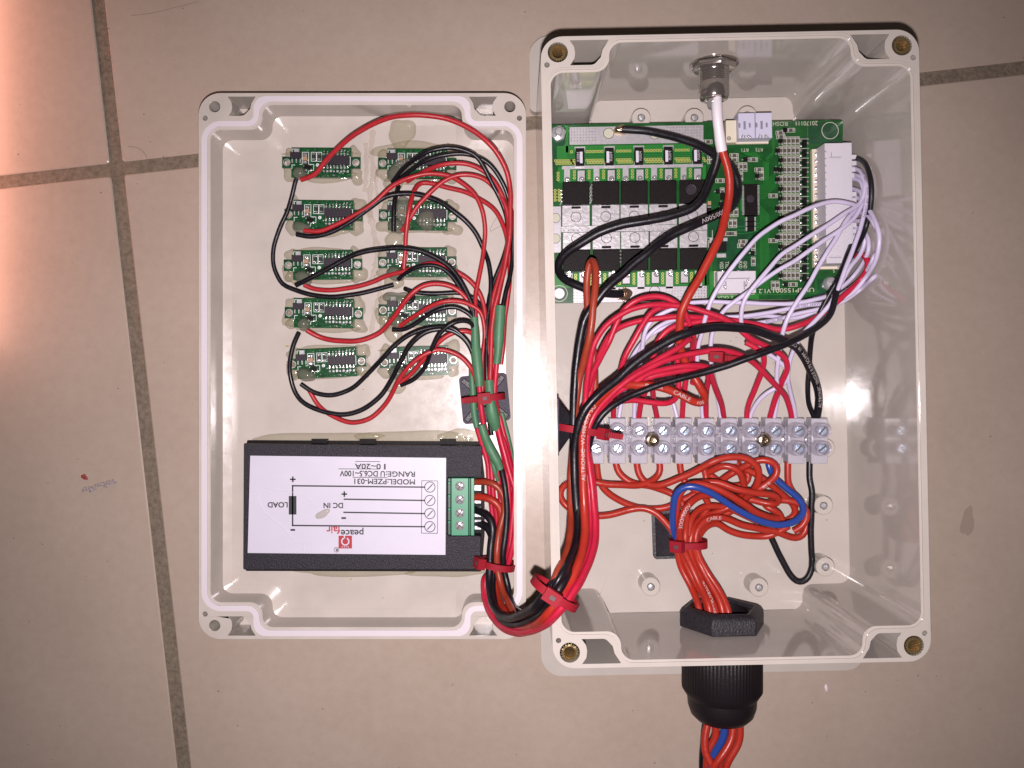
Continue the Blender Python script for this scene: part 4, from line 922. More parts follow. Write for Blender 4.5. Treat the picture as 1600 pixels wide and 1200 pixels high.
# ------------------------------------------------------------------ black cable gland in the bottom wall
gx, gz = P(1128, 970, 24).x, 24; yb = (MBX @ Vector((13, -97.7, 0))).y; yo = (MBX @ Vector((13, -100, 0))).y
gl = root('cable_gland', (gx, yb, gz), 'black nylon cable gland through the lower wall of the box with orange cables inside', 'cable gland')
mb = MB(); mb.lathe((gx, yb, gz), [(11.4, .0), (15.4, .0), (15.4, 4.7), (14.6, 5.9), (12.9, 6.9), (11.6, 7.0), (11.4, 6.5), (11.4, .2)], 6, 'y', 0, False, radians(34), close=False)
part('lock_nut', mb, mat('nut_nylon', (.016, .014, .018), .5, spec=.4, noise=.4, nscale=900, bump=(1500, .8)), gl, bevel=.45)
mb = MB(); prof = [(11.0, -2.4)]
for k in range(7): prof += [(11.0, -2.4 + k * 1.1), (10.5, -1.8 + k * 1.1)]
prof += [(10.6, 5.6), (9.3, 5.8), (9.2, -2)]
mb.lathe((gx, yb, gz), prof, 40, 'y', 0, close=False); mb.lathe((gx, yb, gz), [(9.3, -2.5), (0, -2.6)], 40, 'y', 0, close=False); part('threaded_sleeve', mb, GLAND, gl)
mb = MB(); mb.lathe((gx, yo, gz), [(13.2, -.02), (14.9, -.4), (14.9, -5.5), (14.2, -6.2)], 6, 'y', 0, False, .1); part('body', mb, GLAND, gl, bevel=.5)
mb = MB(); n = 216; prof = [(12.6, -6.2), (13.7, -6.6), (13.9, -7.2), (13.9, -20), (12.5, -22.5), (12.2, -23)]
vs_ = []
for r_, t in prof:
    for i in range(n):
        a = 2 * pi * i / n; rb = r_ + (.2 if (i % 3 == 0 and 13 < r_) else 0)
        vs_.append(Vector((gx + cos(a) * rb, yo + t, gz + sin(a) * rb)))
mb.add(vs_, [(k * n + i, k * n + (i + 1) % n, (k + 1) * n + (i + 1) % n, (k + 1) * n + i) for k in range(len(prof) - 1) for i in range(n)], 0, True)
mb.lathe((gx, yo, gz), [(12.2, -22.9), (12.0, -26), (11.0, -29), (9.0, -31), (7.2, -31.8), (6.4, -31.9)], 48, 'y', 0); part('ribbed_cap', mb, GLAND, gl)
# ------------------------------------------------------------------ thin wires in the lid
GL = 'thin wires of the voltmeter boards'
rt_, kt = .86, .83
wire('470,281,8 491,273,9 510,250,11 528,232,13 545,217,15 565,203,17 602,186,20 647,179.5,22 685,182.5 715,191.5 745,208 767,227,20 787,256,18 796,287,16 797.5,332,15 797,367 793,390 788,420,14 781,450 773,480 770,500 767,560 766,595,14 768,605,13', RED, rt_ + .08, 'longest red wire, arching high over the top boards from the first left one', GL)
wire('463,280,9 461,286,9 455,310,8 449,331 436,360,8 427.5,387 427,412 434,432 441,445,7 454,451 482,460 520,464 570,457.5 600,449 615,445,7.5', BLK, kt, 'black wire bowing out left of the second and third left boards', GL)
wire('474,360,8.5 500,361,8.5 530,349,9 560,333 585,316 610,293,12 640,278,13 670,271 700,274 722,286 742,304 752,325,12 758,352 757,382,10 751,420 743,465,11 743,490,12 743,505,12', RED, rt_, 'red wire from the second left board, curving down steeply beside the right column', GL)
wire('463,366,8 490,370,8 520,362,8.5 548,346 575,327 602,308,11 625,303 655,304 685,314.5 707,329,11 737,355 752,382,8 764,412 767,442,9 765,477 761,503 760,540,11 761,590,12 763,640,10 768,680,9', BLK, kt + .08, 'black wire twinned with a red one from second left to second right board', GL)
wire('462,446,8 485,434,9 510,421 540,405 560,396,11 595,389 632,388,12 662,394 692,409 712,427 727,453 737,475,12 741,500,12', BLK, kt + .1, 'black wire slanting over the third left board and arching to the upper green sleeve', GL)
wire('475,445,6.5 490,452,6 514,454 545,450 582,441 602,432,8 625,426,9 647,419 672,411 692,415,11 715,426 730,435 745,451 755,472,10 759,500 757,530 754,560 754,600,11 752,640 756,670,9', RED, rt_, 'red wire sagging under the third left board, rising over the third right one', GL)
wire('622,437,8 629,430,9 647,419,11 672,414,12 690,418 704,430 715,444 727,465 738,485,12 742,502,12', BLK, kt, 'black wire arching low over the third right voltmeter board', GL)
wire('631,421,8.5 633,390,10 636,352,12 640,322,13 648,297,10 657,286,8 675,287 698,293 730,301,8 752,313 772,327 785,350 793,375 790,400,10 781,430 771,465,11 768,500 764,545 763,590,11 770,640,9 781,690,8', RED, rt_, 'red wire standing vertical between the second and third right boards before turning right', GL)
wire('628,361,8 640,343,10 652,322,11 673,300,12 697,281,13 722,273 745,275 765,285 780,304 790,322,12 795,360,11 792,400 785,435,10 778,470 772,510,9 771,560 772,600,9 779,650 790,700,8', RED, rt_, 'red wire rising from the second right board and arching right below its neighbours', GL)
wire('636,284,7 655,272,10 680,261,13 705,255,14 730,256 752,265 770,281 784,303,12 792,335 795,370,9 790,405 783,440,10 776,475,11 773,520 771,560', RED, rt_, 'red wire arching from the top right voltmeter board', GL)
wire('613,285,8 630,264,12 650,247,16 670,236,18 700,231,18 725,235 745,245,16 758,265 772,292,13 785,320,11 793,350,9 793,380,8 783,412 771,443,8 763,475 759,520,9 757,560', BLK, kt, 'upper black wire arching over the top right voltmeter board', GL)
wire('617,285,8 640,268,11 663,252,14 690,243,15 720,240 742,244 760,253,14 780,276 791,298,11 799,330,9 802,370 801,400,9 797,430 790,460,12 785,482,13', BLK, kt, 'lower black wire over the top right board, running down the lid wall', GL)
wire('623,291,7 617,312,9 615,332,9.5 615,362,9', BLK, kt + .1, 'short vertical black wire joining the first and second right boards', GL)
wire('479,516,8.5 500,527,7 530,533 560,533 590,522,8 610,502,10 629,477,13 644,458,14 662,446 685,443,14 704,447 719,456 730,468,12 741,492,11 746,520,10 748,570', RED, rt_ + .05, 'red wire sagging from the fourth left board and arching over the fourth right board', GL)
wire('467,520,9 460,535,8 454,560,7.5 453,586,6.5 462,615,6 475,630 495,640 527,648 560,643,7 592,622 609,598,9 625,567,12 640,540,14 662,521,15 685,514 707,517 724,528 737,548,13 744,580,12 748,620,11', BLK, kt + .05, 'black wire hooking round the left end of the bottom left board', GL)
wire('470,600,7 490,613,6.5 520,618 550,607,7 580,579,9 598,560,11 617,540,12 640,523,13 662,514 685,511 707,513,14 722,524 735,540,13 742,560,12 745,600,11', BLK, kt, 'black wire sagging from the bottom left board, upper black arch at the sleeves', GL)
wire('482,608,6.5 497,633,6 520,650 550,661 580,653 605,628,8 622,596,11 640,572,13 662,554,14 685,546 707,551 722,559 736,575,12 745,600,10 750,640,9', RED, rt_, 'lowest red wire, sagging nearly to the meter case', GL)
wire('613,515,8 630,515,8.5 650,506,10 670,491,12 690,482,13 710,479 725,485 738,495,12 742,503,12', BLK, kt, 'black wire with a cut end on a glue blob under the fourth right board', GL)
wire('624,510,8 650,492,11 675,478,13 695,471,14 720,471 735,476 750,486,12 757,510,11 757,560,10 756,600', RED, rt_, 'red wire crossing the fourth right board just above its black partner', GL)
wire('626,602,8 648,592,9 665,572,11 674,548,14 688,520,16 706,505,17 725,501 738,505,14 742,520,12', BLK, kt, 'black wire in a steep S over the bottom right board', GL)
wire('625,598,8 645,582,9 662,562,11 680,540,13 697,525,14 715,518 735,518,13 745,530,10', RED, rt_, 'short red wire behind the black S bend at the bottom right board', GL)
wire('628,472,8 645,471,7.5 647,458,7 629.5,450,7.5 647,457,8 685,459,8 715,457 734,462 749,474,8 757,500,9 757,530 756,580,9', BLK, kt - .02, 'black wire leaving the dark glue lump between the third and fourth right boards', GL)
wire('795,388,8 797,430,8 794,460,8 790,490 787,530,8 783,570', RED, rt_, 'red wire tucked beside the lid wall behind the long green sleeve', GL)

sleeve('741,496,12.5 742,515,12.5 743,533,12.5 744,551,12.5 746.5,575,13 749,604,13', [1.51, 1.51, 1.57, 2.07, 2.02, 1.79, 1.40], SHRG, 'green heat shrink sleeve with a bulge, leftmost upper one over the grey tie mount', 'green heat shrink sleeves on the wire splices')
sleeve('782,478,14 780,505,14 779,530 778.5,550 776,569,14', [2.07, 2.07, 2.07, 2.02, 1.51, 1.46], SHRG, 'longest green heat shrink sleeve standing upright near the lid wall, above the tie mount', 'green heat shrink sleeves on the wire splices')
sleeve('764,595,13.5 765,615,14 767,632,14 771,652,13 775,672,12', [1.79, 1.68, 1.79, 2.35, 2.35, 1.57], SHRG, 'green sleeve under the head of the red tie on the grey mount', 'green heat shrink sleeves on the wire splices')
sleeve('737,578,9.5 738,600,9.5 739,620 741,645 745,668,9', [1.12, 1.18, 1.29, 1.29, 1.18], SHRG, 'thin green sleeve at the left edge of the bundle on the grey mount', 'green heat shrink sleeves on the wire splices')
sleeve('752,664,13 758,682,13 766,702,14 775,718 782,734,14', [1.46, 1.51, 1.79, 1.85, 1.34], SHRG, 'green heat shrink sleeve slanting down just above the meter terminals', 'green heat shrink sleeves on the wire splices')
sleeve('784,645,8 792,676,8 797,700 801,722,8', [0.90, 0.95, 1.01, 1.01], SHRG, 'narrow green sleeve at the right edge of the bundle below the grey mount', 'green heat shrink sleeves on the wire splices')
sleeve('769,717,11 773,735,11 778,752,10', [1.01, 0.90, 0.56], SHRG, 'small tapered green heat shrink sleeve end between crimson wires', 'green heat shrink sleeves on the wire splices')
sleeve('756,540,8.5 760,560,8.5 764,585', [1.01, 1.06, 1.01], SHRG, 'green heat shrink sleeve half hidden behind red wires above the tie', 'green heat shrink sleeves on the wire splices')

# ------------------------------------------------------------------ crimson wires: lid bundle -> over both rims -> box
GC = 'crimson wires of the main bundle'
cr = 1.02
def loopc(d, hh, tail, q_=0):
    """shared route of the bundle; d = offset towards the inside of the loop in photo pixels, hh = height offset"""
    base = [(758, 900, 12, 1, 0), (756, 927, 14, 1, 0), (763, 955, 20, 1, -.4), (780, 978, 28, .6, -1), (805, 989.5, 38, 0, -1), (835, 986, 50, -.3, -1), (865, 967, 61, -.7, -.8), (883, 947, 63, -.8, -.6), (900, 922, 60, -.9, -.5), (917, 891, 53, -1, -.3), (929, 858, 46, -1, 0), (932, 823, 40, -1, 0), (930, 787, 37, -1, 0), (926, 750, 36, -1, 0), (921, 715, 36, -1, 0), (920, 690, 37, -1, 0)]
    return ' '.join('%.1f,%.1f,%.1f' % (x + d * ix, y + d * iy, h + hh) for x, y, h, ix, iy in base) + ' ' + tail
lidR = ['768,604,13 772,640,12 786,700,13 798,745,14 807,770,14 810,795 806,830,14 800,858,14 794,882,13 780,895,10',
        '776,569,14 773,610,13 776,660,12 790,700,12 800,740,12 804,775 801,810,12 797,845 793,872,12 779,893,9',
        '749,604,13 752,640,12 763,690,10 776,730,9 781,770,9 783,810 782,850,9 778,880,8',
        '757,670,9 765,705,8 768,740,8 771,775,8 776,805,7 780,850,7 776,885,7',
        '745,668,9 752,690,8 762,725,7 765,765,7 768,795,6.5 772,840,6.5 768,880,7',
        '777,672,12 784,700,11 792,740,11 796,780,11 794,820,11 790,855,11 785,880,11',
        '780,650,9 793,700,9 801,745,9.5 806,780,9.5 802,820 796,860,9.5 790,885,9']
def cw(i, d, hh, tail, label): wire(lidR[i] + ' ' + loopc(d, hh, tail), CRIM, cr, label, GC)
cw(0, 0, 0, '927,658,38 938,640,38 960,616,37 987,600,36 1013,584,35 1040,577,34 1080,571,33 1108,575,30 1113,592,26 1121,616,20 1128,633,14 1131,652,9', 'crimson wire on the outside of the whole bundle, ending at the seventh terminal pole')
cw(1, 5, .6, '920,660,38 930,640,38 951,616,38 987,588,37 1013,571,36 1047,551,35 1067,539,34 1077,529,32 1083,535,29 1082,548,26 1077,570,20 1071,600,16 1067,630,12 1066,652,9', 'crimson wire with a sharp hairpin, ending at the upper side of the fifth pole')
cw(5, 2.5, 2.0, '922,662,40 931,643,40 950,621,39 985,592,38 1010,577,37 1040,563,36 1065,556,35 1093,551,34 1120,547,33 1140,549,32 1153,553,31 1173,564,28 1191,580,25 1213,603,20 1227,620,15 1235,640,11 1237,653,9', 'crimson wire arching right across the box to the tenth pole of the terminal strip')
cw(2, 7.5, .4, '912,655,38 915,625,38 917,597,36 925,549,34 937,522,34 955,501,34 985,484,34 1016,477,34 1051,477,33 1077,480,33 1112,491,33 1144,505,32 1167,525,31 1193,539,29 1213,549,27 1227,561,25 1230,577,22 1224,592,19 1216,612,15 1209,631,12 1203,652,9', 'long crimson wire arching below the circuit board, doubling back to the ninth pole')
cw(6, 1.5, -1.6, '921,665,35 931,647,35 945,636,34 962,629,33 987,625,31 1013,628,30 1040,631,29 1053,627,28 1060,612,27 1060,590,26 1059,570,27 1058,552,28', 'crimson wire bulging low above the terminal strip before looping up under the cables')
cw(3, 6, -1.8, '914,670,35 926,645,35 945,618,35 975,600,34 1000,594,33 1027,586,33 1053,581,32 1080,577,31 1098,578,29 1107,590,25 1105,604,21 1103,625,14 1103,652,9', 'crimson wire crossing under the slim black cable to the sixth pole')
cw(4, 8, -2.6, '909,662,34 918,630,34 925,600,33 936,556,31 955,522,29 972,510,28 999,501,28 1025,498,28 1060,495,28 1100,497,27 1140,500,26 1185,508,25 1220,515,25 1250,508,26 1275,497,26 1300,478,26 1325,456,25 1345,437,24 1356,418,22 1354,403,20 1346,397,19 1333,400,18', 'crimson wire running on to the white balance connector at the right')
wire('918,610,35 925,585,33 941,555,31 950,538,30 962,508,31 972,488,32 990,472,33 1007,465,33 1025,463 1042,466 1058,474,32 1072,492,30 1082,520,27 1086,548,22 1088,580,18 1082,600,15', CRIM, cr, 'crimson wire in the topmost arch touching the lower edge of the circuit board', GC)
wire('1046,478,29 1032,480,29 1019,486,29 1007,503,29 999,515,29 986,540,28 976,558,27 969,585,24 963,615,18 959,638,12 958.5,652,9', CRIM, cr, 'crimson wire sloping steeply down to the first free pole at the left', GC)
wire('1138,504,28 1107,502,28 1080,505,28 1056,509,28 1038,519,28 1027,535,27 1020,565,24 1013,600,19 1004,622,14 1000,640,11 998,652,9', CRIM, cr, 'crimson wire curling left under the thick red cable to the second pole', GC)
wire('1010,572,28 1015,590,25 1019,608,22 1021,622,17 1024,640,12 1026.5,652,9', CRIM, cr, 'short crimson wire rising from the third pole under the bundle', GC)
wire('1165,535,26 1182,544,26 1193,555,25 1194,568,23 1189,585,20 1180,607,16 1171,629,12 1167,643,10 1167,652,9', CRIM, cr, 'crimson wire slanting down to the eighth pole', GC)

# ------------------------------------------------------------------ thick cables
GK = 'thick cables of the main bundle'
kb, ob = 1.44, 1.42
INKW = mat('white_ink', (.40, .36, .36), .6)
wire('738,797,7 745,797,8 755,801,10 767,811,12 770,830,13 767,850,13 766,880,15 764.5,905,17 767,935,22 776,955,29 792,965,38 820,958,52 842,941,61.5 860,918,64 874,904,63 887,880,57 899,852,48 903,823,42 901,787,40 898,750,40 897,713,40 900,686,41 904,665,42 913,641,43 937,615,43 964,594,42 987,571,42 1013,552,42 1040,536,42 1067,523,42 1093,515,41 1120,511,40 1140,512,39 1173,515,37 1200,523,35 1227,533,31 1247,546,27 1259,563,23 1269,585,19 1277,606,15 1280,630,12 1276,652,9', BLK, kb, 'thick printed black cable from the meter, across the box to the last pole', GK,
     text=[('ALTRONIC  SINGLE 0.75 SQ.MM  18  CORE', (1279, 634), 1.25, INKW, True)])
wire('738,817,6.5 748,818,7 758,821,8 767,832,10 771,850,11 770,880,11 769,905,12 771,938,18 782,967,28 806,976,39 838,963,53 862,938,63 880,910,62 892,878,53 899,845,44 901,812,37 900,770,35 898,730,34 897,700,34 896,665,34 897,620,34 899,592,34 901,566,34 906,531,35 915,496,36 929,475,37 946,452,38 972,430,38 990,413,38 1016,392,38 1042,373,37 1077,355,37 1104,343,36 1125,334,34 1145,322,32 1153,300,30 1150,275,30 1141,258,29 1128,246,28 1114,241,26 1090,227,23 1050,213,20 1006,204.5,17 985,203,16 972,202,15.5', BLK, kb, 'thick black cable from the upper solder pad, joining the bundle at the left', GK,
     text=[('300/500V', (1130, 337), 1.6, INKW, True)])
wire('738,754,8 748,753,9 758,753,11 770,756,12 780,762,12 786,775,12 788,800,12 783,818,13 779,840,13 776,867,14 777,890,13 785,920,15 795,943,22 806,962,30 826,965,43 848,951,56 862,920,63 872,893,62 880,876,57 888,850,49 891,830,44 892,805,38 891,777,35 892,750,33 895,700,33 899,645,34 904,597,34 911,570,36 917,545,39 922,522,41 927,479,42 930.5,445,41 930,418,39 925,406,36 920,415,35 917.5,440,34 917,470,32 921,505,30 926,540,29 929,575,28 930,605,28 929,640,29', BRN, 1.25, 'brick red cable with a hairpin bend standing over the lower left power chips', GK)
wire('738,777,8 748,776,9 758,777,10 770,782,11 779,790,11 783,805,11 781,830,11 774,850,11 771,880,10 773,905,10 776,930,14 787,953,23 804,978,36 825,981,47 852,963,61 872,938,63 890,912,59 903,882,56 912,852,50 914,828,46 913,800,43 912,768,42 910.5,732,42 910,695,42 913,667,41 923,640,41 946,614,39 972,601,37 991,602,36 1013,602,36 1040,607,35 1067,619,34 1086,629,33 1098,630,32 1102,622,31 1098,612,30 1090,598,29 1078,578,29 1067,558,30 1061,535,32 1062,512,34 1065,487,36 1077,461,37 1095,431,37 1108,405,37 1120,380,37 1128,360,36 1134,335,35 1139,312,34.5 1140,290,35 1138,268,36 1133,250,37 1128,234,38', ORG, ob, 'thick printed red cable from the chrome socket, folding back above the terminal strip', GK,
     text=[('ALTRONIC', (912, 752), 1.35, INKW, False), ('W2400', (911, 694), 1.35, INKW, False), ('0.75 SQ', (915, 660), 1.3, INKW, False), ('INNER', (1010, 602), 1.35, INKW, False), ('CABLE', (1052, 612), 1.45, INKW, False), ('105', (1086, 627), 1.2, INKW, False)])
wire('1123,232,37 1120,255,36 1110,282,35 1096,312,35 1083,325,35 1060,334,35 1016,344,35 972,352,34 937,363,33 902,384,31 883,398,29 873,412,27 872,425,25 880,436,23 902,446,21 925,455,20 948,459,18 964,460,16.5 972,459,15.5', BLK, kb, 'thick black cable looping left over the power chips to the lower solder blob', GK)
wire('783,731,13 786,745,14 790,765,15 792,790,15 791,820,15 788,850,16 786,868,16 788,893,15 794,920,16 801,945,21 816,958,32 840,949,52 860,925,64 878,896,64 893,866,55 901,835,46 904,800,41 908,760,38 914,725,37 921,695,37.5 927,671,40 937,653,41 955,636,41 987,618,40 1013,607,40 1040,598,40 1067,591,40 1100,582,40 1140,570,41 1180,556,42 1220,541,42 1245,530,41 1270,516,38 1290,501,35 1299,488,33 1306,460,31 1314,430,29 1325,400,27 1330,385,24', BLK, 1.12, 'slim black cable crossing the box from the left tie to the white plug', GK)
wire('1330,246,20 1338,247,20 1346,250,21 1354,260,22 1360,277,23 1362,300,24 1359,330,26 1353,355,27 1345,375,28 1332,397,29 1318,420,29 1306,443,28 1296,460,27 1286,478,26 1278,495,25 1271,515,23 1267,540,20 1264.5,575,17 1262,606,14 1264,632,11 1272,652,9', BLK, .92, 'thin black wire curving from the top of the white plug to the last pole', 'wires of the balance connector')

# ------------------------------------------------------------------ white wires of the balance connector
GW = 'wires of the balance connector'; ww = .78
def W(spec, label, text=None): wire(spec, WHT, ww, label, GW, text=text)
INKG = mat('faint_ink', (.05, .04, .07), .6)
W('1329,304,18 1340,309,20 1347,318,23 1343,322,25 1330,318,29 1310,315,31 1290,317,32 1270,323,33 1240,337,34 1222,345,34 1187,368,34 1158,400,34 1131,435,33 1114,465,32 1107,482,31 1101,500,29 1097,518,27 1091,540,24 1090,575,20 1094,610,15 1097,640,10 1098,652,9', 'white wire in the uppermost arch over the small board parts')
W('1329,262,18 1344,266,20 1352,290,24 1346,315,27 1320,333,30 1300,347,31 1270,366,32 1240,386,32 1222,397,32 1190,433,32 1170,458,31 1161,475,30 1158,505,27 1163,520,25 1174,533,23 1187,544,23 1207,557,22 1225,572,21 1231,588,19 1226,599,17 1213,606,16 1200,613,15 1183,629,12 1175,643,10 1172,652,9', 'white wire with printing, second arch over the board, hooking back near the eighth pole', text=[('AWM 1007 24AWG', .10, .9, INKG, True)])
W('1329,279,18 1345,284,20 1350,310,24 1335,340,28 1312,360,30 1300,368,30 1270,387,31 1240,409,31 1222,419,31 1190,440,30 1170,455,29 1144,474,28 1128,490,26 1113,520,23 1111,560,19 1117,600,14 1124,635,10 1126,652,9', 'white wire in the third arch, dipping under the crimson arch to the sixth pole')
W('1329,294,18 1347,302,20 1340,325,25 1325,341,28 1310,366,30 1295,390,31 1280,415,31 1266,440,31 1255,457,31 1238,483,30 1228,505,29 1222,523,27 1218,545,24 1215,571,21 1214,595,18 1216,612,15 1213,635,11 1210,652,9', 'white wire running straight down from the connector to the ninth pole')
W('1329,272,18 1350,280,21 1355,305,25 1350,335,28 1345,355,29 1338,375,30 1330,397,30 1323,415,31 1316,435,31 1308,455,31 1298,473,31 1280,495,30 1265,510,30 1255,522,30 1243,540,27 1234,564,23 1231,590,19 1235,613,15 1240,633,12 1243,652,9', 'printed white wire crossing in front of the black ones to the tenth pole', text=[('24AWG 80C 300V', .22, .9, INKG, True)])
W('1329,369,18 1340,366,19 1352,371,21 1350,385,23 1342,400,25 1330,415,26 1320,432,26 1308,452,26 1295,462,26 1280,466,27 1255,472,27 1230,475,27 1200,475,27 1165,473,27 1130,472,27 1100,472,27 1075,474,27 1052,482,27 1034,490,26 1016,503,26 1007,520,25 1003,549,22 998,590,17 992,630,11 991,652,9', 'white wire along the lower edge of the circuit board to the second pole')
W('1329,322,18 1350,318,20 1362,335,23 1370,352,24 1374,372,25 1372,392,26 1366,412,26 1352,435,26 1335,455,25 1318,466,25 1295,473,25 1262,477,24 1238,481,24 1220,485,24 1190,490,24 1165,494,24 1128,496,24 1100,496,24 1074,496,23 1051,500,23 1028,511,23 1010,528,22 1000,549,20 985,585,15 972,625,10 967,652,9', 'printed white wire looping by the right wall, then left through the bunch', text=[('AWM 1007 24AWG 80C', .46, .9, INKG, True)])
W('1329,332,18 1352,334,20 1367,352,22 1375,372,22 1379,395,22 1376,417,22 1364,434,22 1345,452,22 1322,468,22 1300,478,22 1275,484,22 1240,492,21 1220,498,21 1195,503,21 1165,506,21 1128,506,21 1100,504,21 1066,504,21 1035,513,21 1008,531,20 994,548,18 975,582,13 967,610,10', 'white wire lowest against the right wall, third from the bottom in the bunch', text=[('RSTIC 80C', .60, .9, INKG, True)])
W('1329,345,18 1353,347,19 1366,362,20 1370,382,21 1365,403,21 1352,427,20 1330,450,20 1310,464,20 1290,481,19 1268,488,19 1250,496,18 1230,497,18 1205,494,18 1180,494,18 1140,497,17 1108,500,17 1080,505,17 1050,535,15 1044,570,12 1050,620,9 1058,652,9', 'white wire crossing beneath its neighbours at the right end of the bunch')
W('1329,355,18 1345,357,18 1356,372,19 1357,392,19 1348,412,19 1335,430,19 1312,451,19 1292,462,19 1270,467,18', 'short visible white wire behind the brick coloured one by the connector')

# ------------------------------------------------------------------ orange cables under the terminal strip
GO = 'orange cables between terminal strip and gland'; orr = 1.27
def O(spec, label, text=None): wire(spec, ORG, orr, label, GO, text=text)
# tie at (1075,850,h14.5)
O('1030,721,9 1032,735,9 1028,744,9 1018,752,10 999,758,11 972,758,12 948,757,12 932,754,12 910,752,11 888,754,10 877,763,9 875,776,9 884,790,9 905,803,10 938,806,10 960,803,10 987,796,10 1006,794,11 1028,804,12 1046,823,13 1059,845,15 1067,870,14 1084,905,15 1102,938,20 1108,968,24 1110,1000,24', 'orange cable looping left behind the main bundle and back to the red tie', )
O('962,721,9 964,734,9 976,748,9.5 992,756,10 1010,758,10 1030,764,9 1050,772,9 1066,786,10 1073,806,12 1070,840,15.5 1075,872,14 1094,905,16 1110,935,20 1116,968,24 1117,1000,24', 'orange cable from the first free pole at the left', text=[('CABLE', (1078, 874), 1.3, INKW, False), ('INTERIOR', (1098, 909), 1.3, INKW, False), ('SINGLE', (1114, 944), 1.2, INKW, False)])
O('995,721,9 996,735,9 1004,750,9.5 1018,759,11 1034,758,13 1060,748,15 1095,732,18 1115,721,20 1131,716,20 1150,714,20 1169,717,20 1182,728,20 1187,742,19 1184,756,18 1172,772,15 1150,788,10 1120,800,9 1093,812,11 1081,835,15 1078,862,15 1088,892,15 1106,925,18 1118,955,23 1121,1000,23', 'orange cable rising in a long diagonal and looping below the right half of the strip')
O('932,722,9 936,750,8 945,766,7.5 969,783,7 990,791,7 1015,795,7 1038,794,8 1058,786,9 1075,778,9 1095,765,9 1105,748,9 1100,735,9 1098,721,9', 'orange cable linking the leftmost pole with the fifth one')
O('1062,721,9 1063.5,737,9 1068,750,9 1080,762,10 1100,775,10 1107,790,9 1096,808,10 1086,830,13 1083,850,15 1093,880,15 1112,915,18 1128,950,22 1130,1000,23', 'orange cable dropping from the fourth free pole behind the blue cable')
O('1107,738,12 1119,732,14 1127,728,15 1144,730,16 1155,737,16 1161,750,15 1163,765,13 1160,785,9 1140,800,8 1110,815,9 1090,835,12', 'orange cable in a short arch below the middle poles')
O('1122,756,10 1129,749,11 1141,741,13 1155,734,14 1170,726,16 1185,719,17 1200,719,18 1211,724,18 1215,735,18 1210,746,18 1197,757,18 1182,767,17 1165,780,12 1150,800,8', 'orange cable in the rounded loop hiding the blue cable end', text=[('0.75', .62, 1.1, INKW, False)])
O('1100,727,9 1108,740,9 1122,752,9 1140,760,9 1160,758,10 1171,745,10 1160,728,9 1143,721,9', 'orange cable curling between the fifth and seventh poles')
O('1155,728,12 1171,736,12 1187,745,12 1207,760,11 1225,775,10 1240,790,9 1243,804,8 1228,815,7 1200,820,7 1170,808,8 1140,795,9 1110,791,10 1090,797,11 1079,815,13 1077,838,15', 'orange cable slanting down beside the blue one')
O('1231,721,9 1231,740,9 1232,756,9 1238,768,9 1250,784,8 1259,806,8 1261,825,8 1254,838,8 1243,841,8 1228,837,9 1212,830,10 1190,827,11 1160,821,12 1130,809,13 1112,808,13 1096,819,14 1087,836,15 1090,865,15 1106,895,16 1125,925,19 1139,960,23 1140,1000,23', 'orange cable from the tenth pole, bulging furthest to the lower right', text=[('CABLE', .60, 1.3, INKW, True)])
O('1216,810,15 1200,808,17 1180,800,19 1160,786,21 1130,768,22 1100,757,22 1080,757,22 1066,765,22 1060,780,21 1057,800,19 1057,822,17 1057,848,15 1064,885,14 1080,918,16 1092,950,21 1098,1000,23', 'orange cable hugging the inner side of the blue cable')
O('1092,755,17 1120,754,18 1150,764,19 1180,770,19 1208,774,18 1218,780,17 1214,788,15 1195,786,13 1172,780,12 1150,776,11 1120,774,14 1092,776,17 1077,787,19 1068,801,20 1063,818,20 1062,835,18 1064,850,17 1078,880,17 1094,915,19 1108,950,24 1112,1000,24', 'orange cable in a thick double fold below the right poles', text=[('300/500V', (1062, 822), 1.5, INKW, True)])
O('1240,830,11 1254,822,12 1262,806,12 1258,792,11 1240,784,11 1215,781,10 1195,790,12 1215,800,13 1222,812,12', 'orange cable closing the fold at the right end')
O('1092,838,14 1100,826,12 1112,818,10 1122,818,9 1138,829,8 1160,836,8 1190,838,8 1206,836,9 1222,828,10 1232,822,11', 'lowest orange cable sagging below the tangle')
wire('1200,721,9 1202,732,9 1210,746,11 1230,764,14 1248,780,17 1257,797,19 1246,813,20 1220,820,21 1190,815,22 1160,801,23 1130,782,24 1104,767,25 1080,760,25 1065,763,24 1055,775,23 1051.5,800,20 1052.5,828,17 1060,850,14 1072,875,12 1086,896,12 1098,920,14 1104,940,19 1105,1000,22', BLUE, 1.22, 'blue cable looping from the ninth pole round the orange tangle into the gland', 'cables between terminal strip and gland')
wire('1265,722,9 1265,750,9.5 1268,765,10 1268,800,10 1267,850,9 1268,890,8 1260,906,8 1248,910,8 1236,900,8 1220,872,8 1204,838,8 1194,822,8 1170,806,7 1140,796,7 1110,792,7 1090,805,8 1074,830,10 1072,850,12 1090,885,12 1108,905,14 1120,930,17 1129,955,21 1130,1000,22', BLK, 1.18, 'black cable dropping from the last pole in a deep U below the tangle', 'cables between terminal strip and gland')

